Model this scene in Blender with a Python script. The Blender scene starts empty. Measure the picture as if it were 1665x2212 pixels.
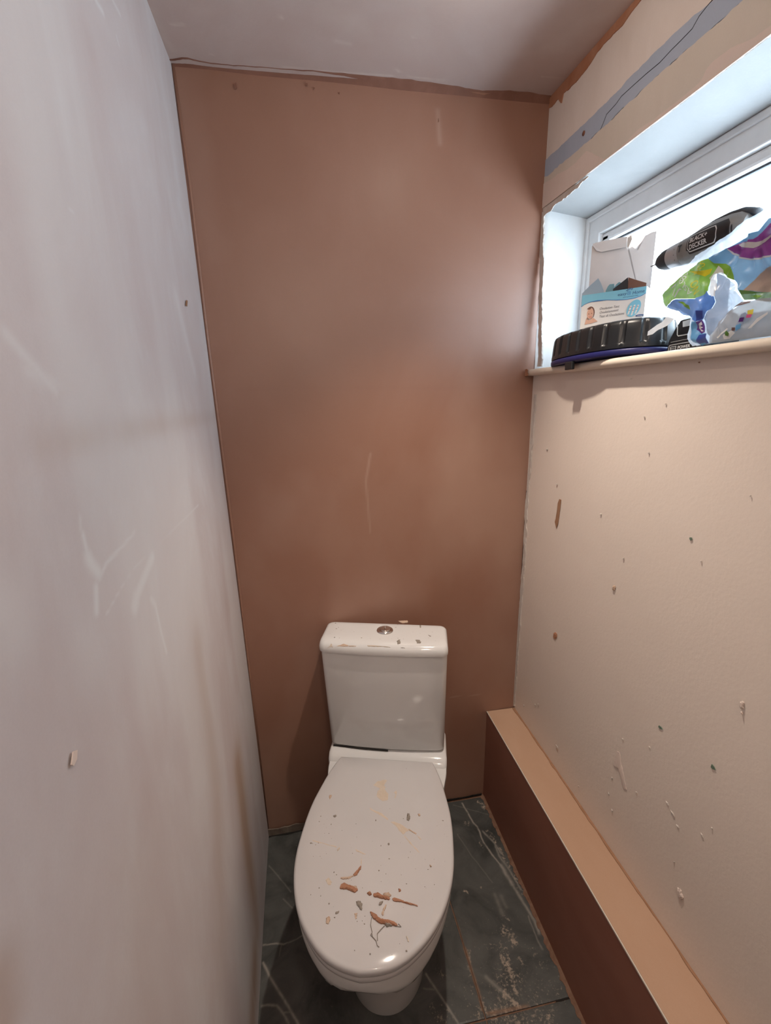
import bpy, bmesh, math, random
import numpy as np
from mathutils import Vector, Matrix

random.seed(7)
RNG = np.random.default_rng(11)
scene = bpy.context.scene
COL = scene.collection

# ------------------------------------------------------------------ camera
IW, IH, FPX = 1665, 2212, 981.0874
YAW, PIT, ROL = -0.1786, -0.2215, 0.0100
CAM = np.array([0.0, 0.0, 1.395])
def _rot():
    cy, sy = math.cos(YAW), math.sin(YAW); cp, sp = math.cos(PIT), math.sin(PIT); cr, sr = math.cos(ROL), math.sin(ROL)
    Rz = np.array([[cy, -sy, 0], [sy, cy, 0], [0, 0, 1]])
    Rx = np.array([[1, 0, 0], [0, cp, -sp], [0, sp, cp]])
    Ry = np.array([[cr, 0, sr], [0, 1, 0], [-sr, 0, cr]])
    return Rz @ Rx @ Ry                      # columns: right, forward, up
CM = _rot()
cam_data = bpy.data.cameras.new('camera')
cam_data.sensor_fit = 'HORIZONTAL'
cam_data.sensor_width = 36.0
cam_data.lens = FPX * 36.0 / IW
cam_data.clip_start = 0.01
cam = bpy.data.objects.new('camera', cam_data)
COL.objects.link(cam)
r_, f_, u_ = CM[:, 0], CM[:, 1], CM[:, 2]
cam.matrix_world = Matrix(((r_[0], u_[0], -f_[0], CAM[0]), (r_[1], u_[1], -f_[1], CAM[1]), (r_[2], u_[2], -f_[2], CAM[2]), (0, 0, 0, 1)))
scene.camera = cam

# ------------------------------------------------------------------ light and exposure
SKY_COL, SKY_STR = (0.69, 0.86, 1.0), 13.0
LAMP_COL = (1.0, 0.875, 0.745)
LAMP_POS, LAMP_W, LAMP_CONE = (0.355, 0.885), 42.0, 86.0
LAMP2_POS, LAMP2_W = (0.12, -0.22), 8.0
LENS_GLOW = 40.0
scene.view_settings.view_transform = 'Standard'
scene.view_settings.look = 'None'
scene.view_settings.exposure = 0.1
scene.view_settings.gamma = 1.0
scene.view_settings.use_curve_mapping = False
world = bpy.data.worlds.new('overcast_sky')
scene.world = world
world.use_nodes = True
wn = world.node_tree
wn.nodes['Background'].inputs[0].default_value = (*SKY_COL, 1)
wn.nodes['Background'].inputs[1].default_value = SKY_STR

# ------------------------------------------------------------------ room measures (metres)
D, BX = 1.3131, 0.7011
def YB(X): return D + 0.0287 * X                                   # back wall
def XL(Y, Z): return -0.2101 - 0.0356 * (Z - 1) - 0.0125 * (Y - D)   # left wall
def XR(Y): return BX + 0.024 * (Y - D)                              # right wall
def ZC(X, Y): return 2.1728 + 0.0354 * (X + 0.2101) / 0.9112 + 0.0778 * (Y - D)
def ZS(Y): return 1.509 + 0.024 * (Y - 1.335)                       # sill top
def ZH(Y): return 1.939 + 0.030 * (Y - 1.335)                       # window head
YFRONT = -0.62
BOX_X, BOX_Z = 0.5971, 0.3483
def XBOX(Y): return BOX_X + 0.024 * (Y - D)

def ray(u, v): return CM @ np.array([(u - IW / 2) / FPX, 1.0, -(v - IH / 2) / FPX])
def hit(u, v, p, n):
    r = ray(u, v); n = np.array(n, float)
    return CAM + r * (((np.array(p, float) - CAM) @ n) / (r @ n))
def onX(u, v, X): return hit(u, v, (X, 0, 0), (1, 0, 0))
def onZ(u, v, Z=0.0): return hit(u, v, (0, 0, Z), (0, 0, 1))
def onR(u, v, off=0.0): return hit(u, v, (BX - off, D, 0), (1, -0.024, 0))
def onB(u, v, off=0.0): return hit(u, v, (0, D - off, 0), (-0.0287, 1, 0))
def onL(u, v, off=0.0): return hit(u, v, (-0.2101 + off, D, 1), (1, 0.0125, 0.0356))
def onC(u, v, off=0.0): return hit(u, v, (-0.2101, D, 2.1728 - off), (-0.0354 / 0.9112, -0.0778, 1))

# ------------------------------------------------------------------ helpers
def link(o, parent=None):
    COL.objects.link(o)
    if parent is not None: o.parent = parent
    return o
def mesh_obj(name, verts, faces, mat, parent=None, smooth=False, mats=None, fmat=None):
    me = bpy.data.meshes.new(name)
    me.from_pydata([tuple(map(float, v)) for v in verts], [], [tuple(f) for f in faces])
    if mats:
        for m in mats: me.materials.append(m)
        if fmat is not None: me.polygons.foreach_set('material_index', fmat)
    elif mat: me.materials.append(mat)
    if smooth: me.polygons.foreach_set('use_smooth', [True] * len(me.polygons))
    me.update()
    return link(bpy.data.objects.new(name, me), parent)
def bm_obj(name, bm, mat, parent=None, smooth=False):
    me = bpy.data.meshes.new(name)
    bmesh.ops.recalc_face_normals(bm, faces=bm.faces)
    bm.to_mesh(me); bm.free()
    if mat: me.materials.append(mat)
    if smooth: me.polygons.foreach_set('use_smooth', [True] * len(me.polygons))
    return link(bpy.data.objects.new(name, me), parent)
def empty(name, loc=(0, 0, 0), rotz=0.0, parent=None):
    o = bpy.data.objects.new(name, None)
    o.location = loc; o.rotation_euler = (0, 0, rotz); o.empty_display_size = 0.05
    return link(o, parent)
def tag(o, label=None, cat=None, group=None, kind=None):
    if label: o['label'] = label
    if cat: o['category'] = cat
    if group: o['group'] = group
    if kind: o['kind'] = kind
    return o
def box_data(x0, x1, y0, y1, z0, z1):
    v = [(x, y, z) for z in (z0, z1) for y in (y0, y1) for x in (x0, x1)]
    f = [(0, 2, 3, 1), (4, 5, 7, 6), (0, 1, 5, 4), (2, 6, 7, 3), (0, 4, 6, 2), (1, 3, 7, 5)]
    return v, f
def hexa(c8):       # 8 corners ordered as box_data
    return c8, [(0, 2, 3, 1), (4, 5, 7, 6), (0, 1, 5, 4), (2, 6, 7, 3), (0, 4, 6, 2), (1, 3, 7, 5)]
def bevel_box(name, x0, x1, y0, y1, z0, z1, mat, parent=None, r=0.003, seg=2, smooth=False):
    v, f = box_data(x0, x1, y0, y1, z0, z1)
    bm = bmesh.new()
    vs = [bm.verts.new(p) for p in v]
    for q in f: bm.faces.new([vs[i] for i in q])
    if r > 0: bmesh.ops.bevel(bm, geom=list(bm.edges), offset=r, segments=seg, profile=0.5, affect='EDGES')
    return bm_obj(name, bm, mat, parent, smooth)

def vnoise(x, y, seed=0):
    """smooth value noise on arrays"""
    xi = np.floor(x).astype(np.int64); yi = np.floor(y).astype(np.int64)
    xf = x - xi; yf = y - yi
    xf = xf * xf * (3 - 2 * xf); yf = yf * yf * (3 - 2 * yf)
    def h(a, b):
        n = (a * 374761393 + b * 668265263 + seed * 1442695041) & 0xFFFFFFFF
        n = ((n ^ (n >> 13)) * 1274126177) & 0xFFFFFFFF
        return ((n ^ (n >> 16)) & 0xFFFF) / 65535.0
    return (h(xi, yi) * (1 - xf) + h(xi + 1, yi) * xf) * (1 - yf) + (h(xi, yi + 1) * (1 - xf) + h(xi + 1, yi + 1) * xf) * yf
def fbm(x, y, seed=0, oct=4):
    s = 0; a = 0.5
    for k in range(oct):
        s = s + a * vnoise(x, y, seed + k * 17); x = x * 2.03; y = y * 2.03; a *= 0.5
    return s
def segdist(px, py, pts):
    d = np.full(px.shape, 9.0)
    for (ax, ay), (bx, by) in zip(pts[:-1], pts[1:]):
        ex, ey = bx - ax, by - ay; L = ex * ex + ey * ey + 1e-12
        t = np.clip(((px - ax) * ex + (py - ay) * ey) / L, 0, 1)
        d = np.minimum(d, np.hypot(px - ax - t * ex, py - ay - t * ey))
    return d
def add_attr(o, name, arr):
    a = o.data.attributes.new(name, 'FLOAT', 'POINT')
    a.data.foreach_set('value', np.asarray(arr, np.float32).ravel())

def grid_obj(name, U, V, P, mat, parent=None, body=None):
    """surface over U x V (1-D arrays); P(u,v) -> (x,y,z) arrays; body = extra (verts, faces) joined behind"""
    uu, vv = np.meshgrid(U, V, indexing='ij')
    x, y, z = P(uu, vv)
    vs = np.stack([x, y, z], -1).reshape(-1, 3)
    nu, nv = len(U), len(V)
    i = np.arange(nu * nv).reshape(nu, nv)
    fs = np.stack([i[:-1, :-1], i[1:, :-1], i[1:, 1:], i[:-1, 1:]], -1).reshape(-1, 4)
    if body:
        bv = np.array(body[0], float); bf = np.array(body[1]) + len(vs)
        vs = np.vstack([vs, bv]); fs = np.vstack([fs, bf])
    me = bpy.data.meshes.new(name)
    me.vertices.add(len(vs)); me.vertices.foreach_set('co', vs.ravel())
    me.loops.add(fs.size); me.loops.foreach_set('vertex_index', fs.ravel().astype(np.int32))
    me.polygons.add(len(fs)); me.polygons.foreach_set('loop_start', np.arange(0, fs.size, 4, dtype=np.int32))
    sm = np.ones(len(fs), bool)
    if body: sm[-len(body[1]):] = False
    me.polygons.foreach_set('use_smooth', sm)
    me.update(calc_edges=True); me.validate()
    me.materials.append(mat)
    return link(bpy.data.objects.new(name, me), parent), vs
def solid_patch(name, pts, nrm, thick, mat, parent=None, dome=0.0):
    """thin solid from a world polygon, raised along nrm; dome > 0 gives a rounded crumb"""
    n = np.array(nrm, float); n /= np.linalg.norm(n)
    P = np.array(pts, float)
    if dome:                                     # crumbs get a ragged outline
        size = np.linalg.norm(P.max(0) - P.min(0)); m = 14 if size < 0.012 else 44
        Q = np.vstack([P, P[:1]]); per = resample(Q, m + 1)[:-1]; cen = per.mean(0)
        t_ = np.arange(m); sd = int(abs(P[0, 0]) * 9e5) % 997
        k_ = (fbm(t_ * 0.9, t_ * 0 + sd, sd, 3) - 0.45) * 2
        tang = np.roll(per, -1, 0) - np.roll(per, 1, 0); side_ = np.cross(tang, n); side_ /= np.linalg.norm(side_, axis=1)[:, None] + 1e-9
        P = per + side_ * (k_ * min(0.0018, size * 0.10))[:, None]
    N = len(P); c = P.mean(0)
    vs = list(P) + list(P + n * thick * (0.55 if dome else 1.0)); fs = []
    fs.append(tuple(range(N - 1, -1, -1)))
    for i in range(N):
        j = (i + 1) % N; fs.append((i, j, N + j, N + i))
    if dome:
        vs += list(c + (P - c) * 0.55 + n * thick)
        for i in range(N):
            j = (i + 1) % N; fs.append((N + i, N + j, 2 * N + j, 2 * N + i))
        fs.append(tuple(range(2 * N, 3 * N)))
    else: fs.append(tuple(range(N, 2 * N)))
    bm = bmesh.new(); bv = [bm.verts.new(tuple(v)) for v in vs]
    for f in fs:
        try: bm.faces.new([bv[i] for i in f])
        except ValueError: pass
    bmesh.ops.triangulate(bm, faces=[f for f in bm.faces if len(f.verts) > 4])
    return bm_obj(name, bm, mat, parent)
def resample(pts, n):
    P = np.array(pts, float); s = np.r_[0, np.cumsum(np.linalg.norm(np.diff(P, axis=0), axis=1))]
    t = np.linspace(0, s[-1], n)
    return np.stack([np.interp(t, s, P[:, k]) for k in range(P.shape[1])], 1)
def ragged_strip(name, A, B, nrm, thick, mat, parent=None, n=60, ja=0.0, jb=0.0, seed=1, fq=0.17):
    """thin solid between polylines A and B (world points) with jittered edges"""
    A = resample(A, n); B = resample(B, n)
    w = (B - A); w /= np.linalg.norm(w, axis=1)[:, None] + 1e-9
    t = np.arange(n)
    na = (fbm(t * fq, t * 0 + 3.3, seed, 5) - 0.47) * 2.4; nb = (fbm(t * fq * 1.1, t * 0 + 9.3, seed + 5, 5) - 0.47) * 2.4
    A = A + w * (na * ja)[:, None]; B = B + w * (nb * jb)[:, None]
    nn = np.array(nrm, float); nn /= np.linalg.norm(nn)
    vs = list(A) + list(B) + list(A + nn * thick) + list(B + nn * thick)
    fs = []
    for i in range(n - 1):
        fs += [(i, i + 1, n + i + 1, n + i), (2 * n + i, 3 * n + i, 3 * n + i + 1, 2 * n + i + 1),
               (i, 2 * n + i, 2 * n + i + 1, i + 1), (n + i, n + i + 1, 3 * n + i + 1, 3 * n + i)]
    fs += [(0, n, 3 * n, 2 * n), (n - 1, 3 * n - 1, 4 * n - 1, 2 * n - 1)]
    bm = bmesh.new(); bv = [bm.verts.new(tuple(v)) for v in vs]
    for f in fs: bm.faces.new([bv[i] for i in f])
    return bm_obj(name, bm, mat, parent)
def loft(name, rings, mat, parent=None, cap=True, smooth=True, closed=True):
    n = len(rings[0]); vs = [p for r in rings for p in r]; fs = []
    m = n if closed else n - 1
    for k in range(len(rings) - 1):
        for i in range(m):
            j = (i + 1) % n
            fs.append((k * n + i, k * n + j, (k + 1) * n + j, (k + 1) * n + i))
    bm = bmesh.new(); bv = [bm.verts.new(tuple(map(float, v))) for v in vs]
    for f in fs: bm.faces.new([bv[i] for i in f])
    if cap:
        bm.faces.new([bv[i] for i in range(n - 1, -1, -1)])
        bm.faces.new([bv[(len(rings) - 1) * n + i] for i in range(n)])
    o = bm_obj(name, bm, mat, parent, smooth)
    return o
def lathe(name, prof, mat, parent=None, axis='Z', n=40, at=(0, 0, 0), smooth=True):
    rings = []
    for r, h in prof:
        ring = []
        for i in range(n):
            a = 2 * math.pi * i / n; c, s = r * math.cos(a), r * math.sin(a)
            p = (c, s, h) if axis == 'Z' else ((c, h, s) if axis == 'Y' else (h, c, s))
            ring.append((p[0] + at[0], p[1] + at[1], p[2] + at[2]))
        rings.append(ring)
    return loft(name, rings, mat, parent, True, smooth)
def tube(name, pts, r, mat, parent=None, n=8):
    pts = [Vector(tuple(map(float, p))) for p in pts]; rings = []
    for i, p in enumerate(pts):
        d = (pts[min(i + 1, len(pts) - 1)] - pts[max(i - 1, 0)]).normalized()
        a = d.orthogonal().normalized() if i == 0 else (pa - d * pa.dot(d)).normalized()
        pa = a; b = d.cross(a); rr = r[i] if isinstance(r, (list, tuple)) else r
        rings.append([p + a * (rr * math.cos(2 * math.pi * k / n)) + b * (rr * math.sin(2 * math.pi * k / n)) for k in range(n)])
    return loft(name, rings, mat, parent)
def smooth_angle(o, deg=35):
    me = o.data
    me.polygons.foreach_set('use_smooth', [True] * len(me.polygons))
    bm = bmesh.new(); bm.from_mesh(me)
    lim = math.radians(deg)
    for e in bm.edges:
        e.smooth = not (len(e.link_faces) == 2 and e.calc_face_angle(0) > lim)
    bm.to_mesh(me); bm.free()
    return o

# ------------------------------------------------------------------ materials
def new_mat(name):
    m = bpy.data.materials.new(name); m.use_nodes = True
    nt = m.node_tree; b = nt.nodes['Principled BSDF']
    return m, nt, b
def N(nt, t, **kw):
    n = nt.nodes.new(t)
    for k, v in kw.items(): setattr(n, k, v)
    return n
def mixc(nt, fac, a, b):
    m = N(nt, 'ShaderNodeMix', data_type='RGBA')
    for idx, val in ((0, fac), (6, a), (7, b)):
        if hasattr(val, 'is_linked'): nt.links.new(val, m.inputs[idx])
        elif idx == 0: m.inputs[0].default_value = val
        else: m.inputs[idx].default_value = (*val[:3], 1)
    return m.outputs[2]
def noise(nt, scale, detail=4, rough=0.55, stretch=None, dist=0.0, coord='Object'):
    tc = N(nt, 'ShaderNodeTexCoord'); t = N(nt, 'ShaderNodeTexNoise')
    t.inputs['Scale'].default_value = scale; t.inputs['Detail'].default_value = detail
    t.inputs['Roughness'].default_value = rough; t.inputs['Distortion'].default_value = dist
    mp = N(nt, 'ShaderNodeMapping'); nt.links.new(tc.outputs[coord], mp.inputs[0])
    if stretch: mp.inputs['Scale'].default_value = stretch
    nt.links.new(mp.outputs[0], t.inputs['Vector'])
    return t.outputs['Fac']
def ramp(nt, fac, lo, hi):
    r = N(nt, 'ShaderNodeMapRange'); r.clamp = True
    r.inputs[1].default_value = lo; r.inputs[2].default_value = hi
    nt.links.new(fac, r.inputs[0]); return r.outputs[0]
def mul(nt, a, b):
    m = N(nt, 'ShaderNodeMath', operation='MULTIPLY')
    for i, v in enumerate((a, b)):
        if hasattr(v, 'is_linked'): nt.links.new(v, m.inputs[i])
        else: m.inputs[i].default_value = v
    return m.outputs[0]
def attr(nt, name):
    a = N(nt, 'ShaderNodeAttribute'); a.attribute_name = name; return a.outputs['Fac']
def bump(nt, b, h, strength, dist=0.002):
    n = N(nt, 'ShaderNodeBump'); n.inputs['Strength'].default_value = strength; n.inputs['Distance'].default_value = dist
    nt.links.new(h, n.inputs['Height']); nt.links.new(n.outputs[0], b.inputs['Normal'])
def simple(name, col, rough=0.5, metal=0.0, spec=0.5, var=0.0, vscale=30, bmp=0.0, bscale=200, trans=0.0, alpha=1.0, coat=0.0):
    m, nt, b = new_mat(name)
    b.inputs['Roughness'].default_value = rough; b.inputs['Metallic'].default_value = metal
    b.inputs['Specular IOR Level'].default_value = spec
    nz = noise(nt, vscale, 3)
    lo = tuple(max(0, c * (1 - var)) for c in col); hi = tuple(min(1, c * (1 + var)) for c in col)
    nt.links.new(mixc(nt, ramp(nt, nz, 0.3, 0.7), lo, hi), b.inputs['Base Color'])
    if bmp: bump(nt, b, noise(nt, bscale, 2), bmp)
    if trans: b.inputs['Transmission Weight'].default_value = trans
    if coat: b.inputs['Coat Weight'].default_value = coat
    b.inputs['Alpha'].default_value = alpha
    return m
def plaster(name, dark, mid, pale, scale=2.2, stretch=(1, 1, 0.5), rough=0.8, spec=0.25, bmp=0.15, marks=None, markcol=None, wet=None, wetcol=None):
    m, nt, b = new_mat(name)
    b.inputs['Roughness'].default_value = rough; b.inputs['Specular IOR Level'].default_value = spec
    n1 = noise(nt, scale, 5, 0.6, stretch, 0.6); n2 = noise(nt, scale * 6, 4, 0.65, stretch); n3 = noise(nt, 420, 2)
    c = mixc(nt, ramp(nt, n1, 0.30, 0.70), dark, pale)
    c = mixc(nt, 0.5, c, mixc(nt, ramp(nt, n2, 0.3, 0.7), mid, c))
    c = mixc(nt, mul(nt, ramp(nt, n3, 0.35, 0.75), 0.06), c, tuple(x * 0.55 for x in mid))
    if marks: c = mixc(nt, attr(nt, marks), c, markcol)
    if wet: c = mixc(nt, attr(nt, wet), c, wetcol)
    nt.links.new(c, b.inputs['Base Color'])
    if bmp: bump(nt, b, n2, bmp, 0.003)
    return m

M = {}
M['left'] = plaster('dry_pale_plaster', (0.50, 0.435, 0.435), (0.53, 0.48, 0.485), (0.60, 0.585, 0.60), 3.4, (1, 1, 0.6), marks='smear', markcol=(0.66, 0.67, 0.68), wet='damp_shade', wetcol=(0.40, 0.30, 0.24))
M['back'] = plaster('damp_pink_plaster', (0.265, 0.133, 0.088), (0.28, 0.142, 0.096), (0.315, 0.172, 0.124), 2.4, (1, 1, 0.8), rough=0.42, spec=0.5, marks='seam', markcol=(0.26, 0.13, 0.09), wet='pale', wetcol=(0.42, 0.28, 0.22))
M['ceil'] = plaster('ceiling_plaster', (0.52, 0.40, 0.36), (0.54, 0.43, 0.39), (0.60, 0.51, 0.48), 3.0, (1, 1, 1), rough=0.65, marks='speck', markcol=(0.7, 0.62, 0.56))
M['wetband'] = plaster('wet_brown_plaster', (0.17, 0.075, 0.05), (0.20, 0.09, 0.06), (0.25, 0.12, 0.085), 12, rough=0.7, bmp=0.4)
M['orange'] = plaster('orange_plaster_edge', (0.36, 0.15, 0.08), (0.40, 0.18, 0.10), (0.46, 0.25, 0.16), 16, rough=0.8, bmp=0.4)
M['right'] = plaster('cream_wall_paint', (0.74, 0.65, 0.58), (0.75, 0.66, 0.59), (0.78, 0.69, 0.62), 1.5, (1, 1, 1), rough=0.55, bmp=0.06)
nt = M['right'].node_tree
bump(nt, nt.nodes['Principled BSDF'], noise(nt, 130, 2, 0.5), 0.16, 0.002)
M['upper'] = plaster('old_cream_paint', (0.70, 0.62, 0.56), (0.72, 0.64, 0.58), (0.78, 0.71, 0.66), 9, rough=0.8)
M['grey_stripe'] = plaster('old_grey_blue_paint', (0.38, 0.44, 0.54), (0.39, 0.45, 0.55), (0.43, 0.48, 0.58), 8, rough=0.75, bmp=0.2)
M['beige'] = plaster('old_beige_paint', (0.61, 0.55, 0.48), (0.63, 0.57, 0.49), (0.67, 0.61, 0.54), 8, rough=0.75)
M['pinkp'] = plaster('old_pink_paint', (0.68, 0.57, 0.51), (0.70, 0.59, 0.53), (0.74, 0.64, 0.58), 8, rough=0.75)
M['reveal'] = plaster('white_paint_dimmed', (0.35, 0.355, 0.36), (0.38, 0.385, 0.39), (0.42, 0.425, 0.43), 6, rough=0.6, bmp=0.2)  # the jamb's white paint, greyed in colour against the window glare
M['jamb'] = plaster('white_paint_lit', (0.62, 0.62, 0.62), (0.65, 0.65, 0.65), (0.70, 0.70, 0.70), 6, rough=0.6, bmp=0.2)  # lighter copy of the reveal white, window light put into its colour
M['flake'] = plaster('flaking_white_paint', (0.55, 0.48, 0.43), (0.62, 0.56, 0.51), (0.70, 0.66, 0.62), 45, rough=0.8, bmp=0.8)
M['sill'] = plaster('cream_gloss_paint', (0.68, 0.60, 0.50), (0.70, 0.62, 0.52), (0.74, 0.66, 0.57), 9, rough=0.35, bmp=0.1)
M['upvc'] = simple('white_window_frame', (0.72, 0.73, 0.74), 0.35, var=0.03)
M['gasket'] = simple('black_window_gasket', (0.03, 0.035, 0.045), 0.6)
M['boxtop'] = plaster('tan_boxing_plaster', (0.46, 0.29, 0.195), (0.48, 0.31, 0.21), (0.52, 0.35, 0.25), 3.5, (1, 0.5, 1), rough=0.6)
M['boxfront'] = plaster('shaded_boxing_plaster', (0.27, 0.11, 0.075), (0.29, 0.122, 0.084), (0.35, 0.165, 0.12), 4, (1, 0.5, 1), rough=0.55)  # shade on the boxing's front is put into this darker brown
M['bead'] = simple('angle_bead', (0.62, 0.55, 0.48), 0.4)
M['ceramic'] = simple('white_ceramic', (0.69, 0.69, 0.69), 0.07, spec=0.55, var=0.015, vscale=6)
M['seat'] = simple('white_seat_plastic', (0.57, 0.555, 0.56), 0.09, spec=0.5, var=0.02, vscale=9)
M['chrome'] = simple('chrome', (0.75, 0.74, 0.72), 0.12, metal=1.0)
M['rubber'] = simple('dark_gap', (0.015, 0.012, 0.010), 0.9)
M['splash'] = plaster('plaster_splash', (0.52, 0.36, 0.26), (0.58, 0.42, 0.32), (0.66, 0.53, 0.43), 60, rough=0.9, bmp=0.6)
M['splash_pale'] = plaster('thin_plaster_smear', (0.60, 0.50, 0.40), (0.62, 0.52, 0.43), (0.66, 0.58, 0.50), 60, rough=0.9, bmp=0.4)
M['splash_red'] = plaster('fresh_plaster_splash', (0.36, 0.16, 0.09), (0.42, 0.20, 0.12), (0.50, 0.28, 0.19), 60, rough=0.9, bmp=0.6)
M['splash_grey'] = plaster('grey_plaster_crumb', (0.24, 0.21, 0.18), (0.30, 0.26, 0.22), (0.38, 0.33, 0.29), 60, rough=0.9, bmp=0.6)
M['chip_brown'] = plaster('bare_brown_plaster_chip', (0.30, 0.16, 0.09), (0.34, 0.19, 0.11), (0.38, 0.22, 0.14), 40)
M['chip_green'] = simple('old_green_paint_chip', (0.14, 0.20, 0.15), 0.7)
M['grout'] = plaster('dusty_brown_grout', (0.16, 0.085, 0.055), (0.20, 0.11, 0.075), (0.28, 0.17, 0.12), 40, rough=0.95)
M['skirt'] = plaster('skirting_remnant', (0.10, 0.07, 0.055), (0.15, 0.11, 0.09), (0.26, 0.22, 0.18), 20, rough=0.9)

# slate-effect tile: veins and plaster dust come from measured masks
m, nt, b = new_mat('dark_slate_tile'); M['tile'] = m
b.inputs['Specular IOR Level'].default_value = 0.4
n1 = noise(nt, 7, 6, 0.6, dist=1.2); n2 = noise(nt, 60, 4, 0.7)
c = mixc(nt, ramp(nt, n1, 0.3, 0.72), (0.040, 0.043, 0.042), (0.120, 0.123, 0.118))
c = mixc(nt, mul(nt, ramp(nt, n2, 0.5, 0.75), 0.35), c, (0.10, 0.095, 0.085))
c = mixc(nt, attr(nt, 'vein'), c, (0.40, 0.37, 0.33))
n4 = noise(nt, 150, 5, 0.72)
ad = N(nt, 'ShaderNodeMath', operation='MULTIPLY_ADD'); nt.links.new(attr(nt, 'dust'), ad.inputs[0]); ad.inputs[1].default_value = 0.42; nt.links.new(n4, ad.inputs[2])
c = mixc(nt, mul(nt, ramp(nt, ad.outputs[0], 0.66, 0.84), 0.85), c, (0.44, 0.36, 0.29))
c = mixc(nt, attr(nt, 'rust'), c, (0.30, 0.16, 0.09))
nt.links.new(c, b.inputs['Base Color'])
mr = N(nt, 'ShaderNodeMapRange'); mr.inputs[3].default_value = 0.38; mr.inputs[4].default_value = 0.95
nt.links.new(attr(nt, 'dust'), mr.inputs[0]); nt.links.new(mr.outputs[0], b.inputs['Roughness'])
bump(nt, b, n2, 0.12, 0.001)

# clear glass that passes the daylight straight through
m = bpy.data.materials.new('window_glass'); m.use_nodes = True; nt = m.node_tree; nt.nodes.clear()
o_ = N(nt, 'ShaderNodeOutputMaterial'); t_ = N(nt, 'ShaderNodeBsdfTransparent'); g_ = N(nt, 'ShaderNodeBsdfGlossy'); x_ = N(nt, 'ShaderNodeMixShader')
g_.inputs['Roughness'].default_value = 0.02; x_.inputs[0].default_value = 0.06
nt.links.new(t_.outputs[0], x_.inputs[1]); nt.links.new(g_.outputs[0], x_.inputs[2]); nt.links.new(x_.outputs[0], o_.inputs[0])
M['glass'] = m
def film(name, col, opac, rough=0.25, tl=0.5):
    """printed or clear plastic film: partly see-through, lit from behind as well"""
    m = bpy.data.materials.new(name); m.use_nodes = True; nt = m.node_tree; nt.nodes.clear()
    o_ = N(nt, 'ShaderNodeOutputMaterial'); t_ = N(nt, 'ShaderNodeBsdfTransparent'); p_ = N(nt, 'ShaderNodeBsdfPrincipled')
    l_ = N(nt, 'ShaderNodeBsdfTranslucent'); a_ = N(nt, 'ShaderNodeMixShader'); x_ = N(nt, 'ShaderNodeMixShader')
    nz = noise(nt, 35, 3)
    c = mixc(nt, ramp(nt, nz, 0.3, 0.7), tuple(x * 0.88 for x in col), tuple(min(1, x * 1.08) for x in col))
    nt.links.new(c, p_.inputs['Base Color']); nt.links.new(c, l_.inputs['Color'])
    p_.inputs['Roughness'].default_value = rough
    a_.inputs[0].default_value = tl; x_.inputs[0].default_value = opac
    nt.links.new(p_.outputs[0], a_.inputs[1]); nt.links.new(l_.outputs[0], a_.inputs[2])
    nt.links.new(t_.outputs[0], x_.inputs[1]); nt.links.new(a_.outputs[0], x_.inputs[2]); nt.links.new(x_.outputs[0], o_.inputs[0])
    return m
def emit(name, col, s):
    m = bpy.data.materials.new(name); m.use_nodes = True; nt = m.node_tree; nt.nodes.clear()
    o_ = N(nt, 'ShaderNodeOutputMaterial'); e_ = N(nt, 'ShaderNodeEmission')
    e_.inputs[0].default_value = (*col, 1); e_.inputs[1].default_value = s
    nt.links.new(e_.outputs[0], o_.inputs[0]); return m

# ------------------------------------------------------------------ setting: walls, floor, ceiling
def steps(spans):
    out = []
    for a, b, s in spans:
        n = max(1, int(round(abs(b - a) / s))); out += list(np.linspace(a, b, n, endpoint=False))
    return np.array(out + [spans[-1][1]])
# left wall
U = steps([(YFRONT - 0.05, 0.2, 0.04), (0.2, D + 0.04, 0.0032)]); V = steps([(-0.02, 0.05, 0.02), (0.05, 2.22, 0.0034)])
def PL(y, z):
    w = (fbm(y * 2.2, z * 1.3, 3, 3) - 0.44) * 0.006 + (fbm(y * 9, z * 2.5, 5, 3) - 0.44) * 0.0018
    w = w * np.clip((D - y) / 0.1, 0.1, 1)
    return XL(y, z) + w, y, z
body = hexa([(XL(y, z) - 0.012 - (0.10 if k == 0 else 0), y, z) for z in (-0.05, 2.3) for y in (YFRONT - 0.1, D + 0.15) for k in (0, 1)])
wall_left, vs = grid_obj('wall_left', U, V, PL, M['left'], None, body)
tag(wall_left, 'pale dry-plastered wall with trowel smears left of the toilet', kind='structure')
wy, wz = vs[:, 1], vs[:, 2]
smear = np.zeros(len(vs)); damp_shade = np.zeros(len(vs))
def lw(px): return [tuple(onL(u, v)[1:]) for u, v in px]
def c5(pts): return [(x / 2.87, 1050 + y / 2.87) for x, y in pts]
for pts, w, a in (([(515, 300), (548, 440)], .004, .8), ([(548, 440), (575, 490), (612, 535)], .009, .9), ([(835, 285), (760, 375), (660, 480), (620, 570)], .0035, .7),
                  ([(598, 630), (602, 775)], .006, .85), ([(1230, 115), (930, 420), (840, 500), (750, 640), (660, 800)], .0018, .55),
                  ([(945, 440), (890, 580), (850, 690)], .012, .8), ([(850, 690), (840, 745)], .016, .8), ([(940, 700), (965, 740)], .008, .7), ([(970, 760), (1000, 900), (1035, 1030)], .0055, .8),
                  ([(495, 190), (500, 265)], .0035, .5), ([(690, 150), (694, 160)], .004, .5), ([(1180, 250), (1120, 370)], .02, .35), ([(60, 750), (100, 900)], .03, .35), ([(540, 1000), (560, 1090)], .03, .25),
                  ([(1265, 990), (1290, 1140)], .0018, .5)):
    d = segdist(wy, wz, lw(c5(pts))); smear = np.maximum(smear, a * np.exp(-(d / w) ** 2))
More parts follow.
